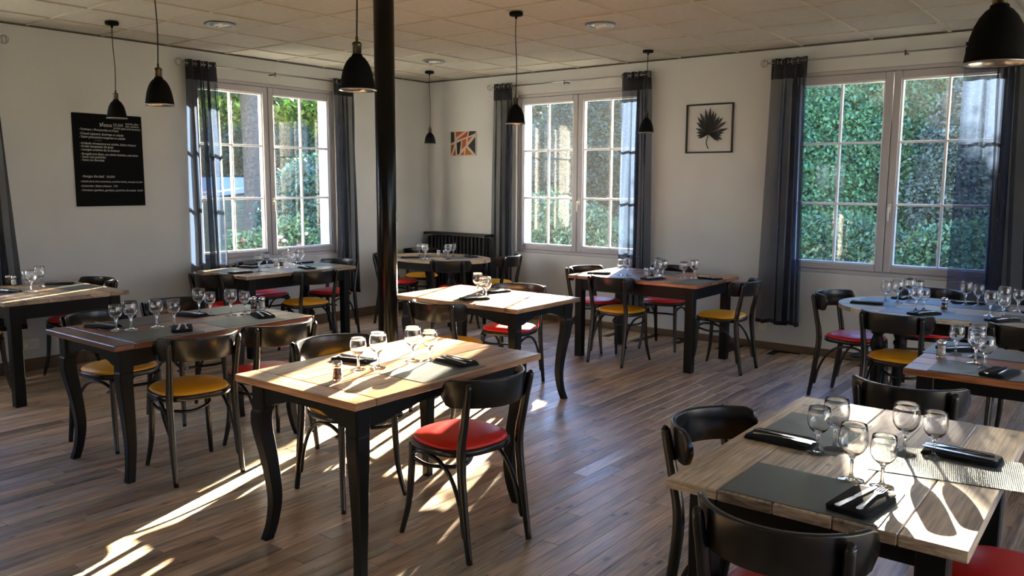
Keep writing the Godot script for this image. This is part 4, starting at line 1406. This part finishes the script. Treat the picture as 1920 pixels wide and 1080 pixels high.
func build_outside() -> void:
	for k in 3:
		leaf_meshes.append(leaf_cluster(40 + k, 14, 0.20, 0.11))
	# lawn: a sheet of ground round the house
	var st := st_new(true)
	var nx := 60
	var nz := 60
	for i in nx:
		for j in nz:
			var p := []
			for e in [[0, 0], [1, 0], [1, 1], [0, 1]]:
				var x := lerpf(-60.0, 40.0, float(i + e[0]) / nx)
				var z := lerpf(-60.0, 30.0, float(j + e[1]) / nz)
				p.append(Vector3(x, ground_y(x, z), z))
			quad(st, p[3], p[2], p[1], p[0])
	var lm := mat(rgb8(122, 124, 84), 1.0)
	lm.albedo_texture = noise_tex(21, 0.03, 0.6, 1.0, 512, 5)
	lm.uv1_triplanar = true
	lm.uv1_world_triplanar = true
	lm.uv1_scale = Vector3(0.25, 0.25, 0.25)
	var lawn := part("lawn", done(st), lm, self)
	lawn.set_meta("kind", "structure")
	# the road, bending round the house on the bank
	var rd := st_new(true)
	var path := spline([Vector3(-19.5, 0, 8), Vector3(-19.5, 0, 0), Vector3(-19.8, 0, -8), Vector3(-20.6, 0, -15), Vector3(-20.0, 0, -20.5), Vector3(-16.5, 0, -24.5), Vector3(-10, 0, -26.5), Vector3(0, 0, -27.5)], 8)
	for i in path.size() - 1:
		var a: Vector3 = path[i]
		var b: Vector3 = path[i + 1]
		var n := (b - a).cross(Vector3.UP).normalized()
		var q := []
		for e in [[a, -2.0], [a, 2.0], [b, 2.0], [b, -2.0]]:
			var v: Vector3 = e[0] + n * e[1]
			v.y = ground_y(v.x, v.z) + 0.05
			q.append(v)
		quad(rd, q[0], q[1], q[2], q[3])
	var rm := mat(rgb8(150, 152, 158), 0.85)
	var road := part("road", done(rd), rm, self)
	road.set_meta("kind", "structure")
	var G0 := Color(0.022, 0.070, 0.045)
	var G1 := Color(0.06, 0.155, 0.09)
	var back := Color(0.30, 0.42, 0.16)
	# hedge beyond the road, seen in the left window
	var plants := [
		["hedge", "clipped dark green hedge beyond the road", "hedge", [[Vector3(-25, 2.0, -4), Vector3(1.2, 1.3, 5)], [Vector3(-25.5, 2.1, -12), Vector3(1.2, 1.3, 5)], [Vector3(-26.5, 2.1, -19), Vector3(1.2, 1.3, 4)]], 5200, Color(0.018, 0.045, 0.018), Color(0.035, 0.085, 0.03), 1.3],
		["tree", "big leafy tree with pale grey trunk outside the left window", "tree", [[Vector3(-15.9, 5.9, -8.4), Vector3(3.6, 2.4, 3.8)], [Vector3(-15.0, 4.6, -7.2), Vector3(1.6, 1.1, 1.8)], [Vector3(-15.5, 4.9, -11.2), Vector3(2.0, 1.3, 2.0)]], 12000, Color(0.05, 0.11, 0.06), Color(0.22, 0.32, 0.20), 1.35],
		["tree", "yellow-green tree beyond the road in the left window", "tree", [[Vector3(-29, 4.6, -12), Vector3(3.0, 2.6, 6)], [Vector3(-30, 5.2, -21), Vector3(3.0, 3.0, 5)], [Vector3(-31, 7.5, -15), Vector3(3.5, 3.0, 9)], [Vector3(-29, 5.0, -3), Vector3(3.0, 3.0, 5)]], 9000, Color(0.14, 0.26, 0.03), Color(0.50, 0.55, 0.05), 1.8],
		["bush", "dense green bush outside the right half of the left window", "bush", [[Vector3(-10.6, 0.5, -8.6), Vector3(0.9, 1.4, 0.9)], [Vector3(-10.1, 0.6, -9.9), Vector3(1.1, 2.0, 1.0)]], 9000, Color(0.020, 0.065, 0.045), Color(0.075, 0.18, 0.13), 0.55],
		["hedge", "low green hedge outside the left half of the middle window", "hedge", [[Vector3(-7.6, 0.35, -10.7), Vector3(1.5, 0.95, 0.7)], [Vector3(-9.0, 0.35, -11.2), Vector3(1.3, 0.9, 0.7)]], 8000, G0, G1, 0.45],
		["bush", "tall dark bush outside the right half of the middle window", "bush", [[Vector3(-11.0, 1.6, -17.5), Vector3(1.7, 2.25, 1.2)], [Vector3(-9.2, 1.5, -17.8), Vector3(1.7, 2.2, 1.2)]], 16000, Color(0.022, 0.062, 0.042), Color(0.09, 0.16, 0.12), 0.62],
		["tree", "hazy grey-green tree behind the road in the middle window", "tree", [[Vector3(-23, 4.6, -31), Vector3(3.8, 2.8, 2.6)], [Vector3(-17.5, 4.5, -32), Vector3(3.8, 2.8, 2.6)], [Vector3(-28, 4.4, -28), Vector3(3.4, 2.8, 2.6)]], 6500, Color(0.09, 0.15, 0.09), Color(0.26, 0.33, 0.20), 1.4],
		["tree", "bright green leafy tree outside the left half of the right window", "tree", [[Vector3(-5.3, 1.72, -14.8), Vector3(1.7, 2.68, 1.0)], [Vector3(-4.3, 1.5, -14.6), Vector3(1.3, 2.45, 1.0)], [Vector3(-3.0, 1.4, -15.2), Vector3(1.2, 2.4, 1.0)]], 24000, Color(0.025, 0.10, 0.05), Color(0.09, 0.27, 0.12), 0.52],
		["tree", "dark grey-green tree outside the right half of the right window", "tree", [[Vector3(-1.9, 1.1, -14.0), Vector3(1.0, 2.1, 1.0)], [Vector3(-0.9, 1.0, -13.8), Vector3(1.0, 2.1, 1.0)], [Vector3(0.4, 1.0, -14.2), Vector3(1.2, 2.2, 1.0)]], 18000, Color(0.03, 0.07, 0.055), Color(0.11, 0.17, 0.14), 0.5],
		["hedge", "green hedge along the bottom of the right window", "hedge", [[Vector3(-3.2, 0.15, -11.0), Vector3(1.3, 0.95, 0.6)], [Vector3(-1.4, 0.15, -11.0), Vector3(1.3, 0.95, 0.6)], [Vector3(0.4, 0.15, -11.0), Vector3(1.3, 0.95, 0.6)]], 12000, Color(0.02, 0.075, 0.045), Color(0.06, 0.17, 0.085), 0.42],
		["tree", "distant dark tree line behind the middle and right windows", "tree", [[Vector3(-9, 2.2, -23), Vector3(3.4, 2.2, 2)], [Vector3(-4, 2.3, -24), Vector3(3.4, 2.3, 2)], [Vector3(2, 2.3, -24), Vector3(3.4, 2.3, 2)], [Vector3(8, 2.3, -24), Vector3(3.4, 2.4, 2)]], 6500, Color(0.03, 0.07, 0.04), Color(0.09, 0.15, 0.08), 1.7]]
	for e in plants:
		var o := thing(e[0], e[1], e[2], Vector3.ZERO, 0.0, "plants outside the windows")
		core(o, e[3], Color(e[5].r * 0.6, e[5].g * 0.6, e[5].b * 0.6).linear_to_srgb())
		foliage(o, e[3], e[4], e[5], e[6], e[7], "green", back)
		if e[0] == "tree":
			var tk := st_new(true)
			var c: Vector3 = e[3][0][0]
			var x: float = c.x
			var z: float = c.z
			if e[1].begins_with("big"):
				x = -13.8
				z = -9.7
			var g := ground_y(x, z) - 0.1
			tube(tk, spline([Vector4(x, g, z, 0.36), Vector4(x - 0.02, g + 0.5, z, 0.27), Vector4(x, g + 2.2, z + 0.03, 0.24), Vector4(x - 0.1, g + 3.6, z, 0.26)], 4), 12)
			var bm := mat(rgb8(128, 124, 116), 0.95)
			bm.albedo_texture = noise_tex(31, 0.05, 0.6, 1.0)
			bm.uv1_triplanar = true
			part("trunk", done(tk), bm, o)
	# rose bush under the left window
	var ro := thing("rose_bush", "rose bush with pink and white flowers just outside the left window", "bush", Vector3.ZERO, 0.0, "plants outside the windows")
	var rb := [[Vector3(-9.1, 0.25, -5.3), Vector3(0.30, 0.40, 0.35)], [Vector3(-9.3, 0.30, -6.3), Vector3(0.4, 0.55, 0.45)], [Vector3(-9.5, 0.35, -7.1), Vector3(0.45, 0.66, 0.5)]]
	foliage(ro, rb, 1500, Color(0.03, 0.10, 0.05), Color(0.11, 0.22, 0.10), 0.5, "green", back)
	var bl := st_new(true)
	for k in 5:
		var rr := []
		for i in 4:
			pass
	lathe(bl, [Vector2(0, -0.02), Vector2(0.02, -0.015), Vector2(0.038, 0.005), Vector2(0.030, 0.022), Vector2(0.034, 0.012), Vector2(0.018, 0.026), Vector2(0.0, 0.018)], 10)
	var bm := done(bl)
	for k in 26:
		var b: Array = rb[rng.randi() % 3]
		var d := Vector3(rng.randf() * 0.8 + 0.1, rng.randf() * 1.1 + 0.05, rng.randf() * 2.0 - 1.0).normalized()
		var p: Vector3 = b[0] + d * b[1] * 1.02
		var fm := "rose_pink" if k % 2 else "rose_white"
		if not M.has(fm): M[fm] = mat(rgb8(214, 110, 130) if k % 2 else rgb8(228, 214, 214), 0.8)
		part("flower", bm, M[fm], ro, Transform3D(Basis(Vector3.RIGHT, rng.randf() * 1.2), p))

# ------------------------------------------------------------------ scene
func _ready() -> void:
	rng.seed = 2024
	# camera: two-point survey of the photograph (f = 1537 px at 1920 x 1080)
	var cam := Camera3D.new()
	cam.name = "camera"
	cam.fov = 38.717
	cam.near = 0.05
	cam.far = 300.0
	cam.transform = Transform3D(Basis(Vector3.UP, deg_to_rad(37.784)) * Basis(Vector3.RIGHT, deg_to_rad(-7.328)) * Basis(Vector3.BACK, deg_to_rad(0.265)), Vector3(0, 1.575, 0))
	add_child(cam)
	cam.current = true
	# sky, sun and exposure
	var sky_mat := ProceduralSkyMaterial.new()
	sky_mat.sky_top_color = Color(0.34, 0.54, 0.86)
	sky_mat.sky_horizon_color = Color(0.80, 0.87, 0.93)
	sky_mat.sky_curve = 0.18
	sky_mat.ground_bottom_color = Color(0.20, 0.20, 0.16)
	sky_mat.ground_horizon_color = Color(0.45, 0.48, 0.45)
	sky_mat.sun_angle_max = 20.0
	var sky := Sky.new()
	sky.sky_material = sky_mat
	var env := Environment.new()
	env.background_mode = Environment.BG_SKY
	env.sky = sky
	env.background_energy_multiplier = 1.0
	env.tonemap_mode = Environment.TONE_MAPPER_LINEAR
	env.tonemap_exposure = 8.8
	env.sdfgi_enabled = true
	env.ssao_enabled = true
	env.ssil_enabled = true
	var we := WorldEnvironment.new()
	we.name = "environment"
	we.environment = env
	add_child(we)
	var sun := DirectionalLight3D.new()
	sun.name = "sun"
	sun.light_color = Color(1.0, 0.94, 0.83)
	sun.light_energy = 7.0
	sun.light_angular_distance = 0.55
	sun.shadow_enabled = true
	add_child(sun)
	# the sun stands over the back wall: 20 degrees to the left of its normal, 15.5 degrees high
	var el := deg_to_rad(15.5)
	var az := deg_to_rad(20.5)
	var towards := Vector3(sin(az) * cos(el), -sin(el), cos(az) * cos(el))
	sun.transform = Transform3D(Basis.looking_at(towards, Vector3.UP), Vector3(-5, 8, -20))
	make_materials()
	build_shell()
	build_floor()
	build_ceiling()
	build_tables()
	build_chairs()
	build_fittings()
	build_ware()
	build_outside()
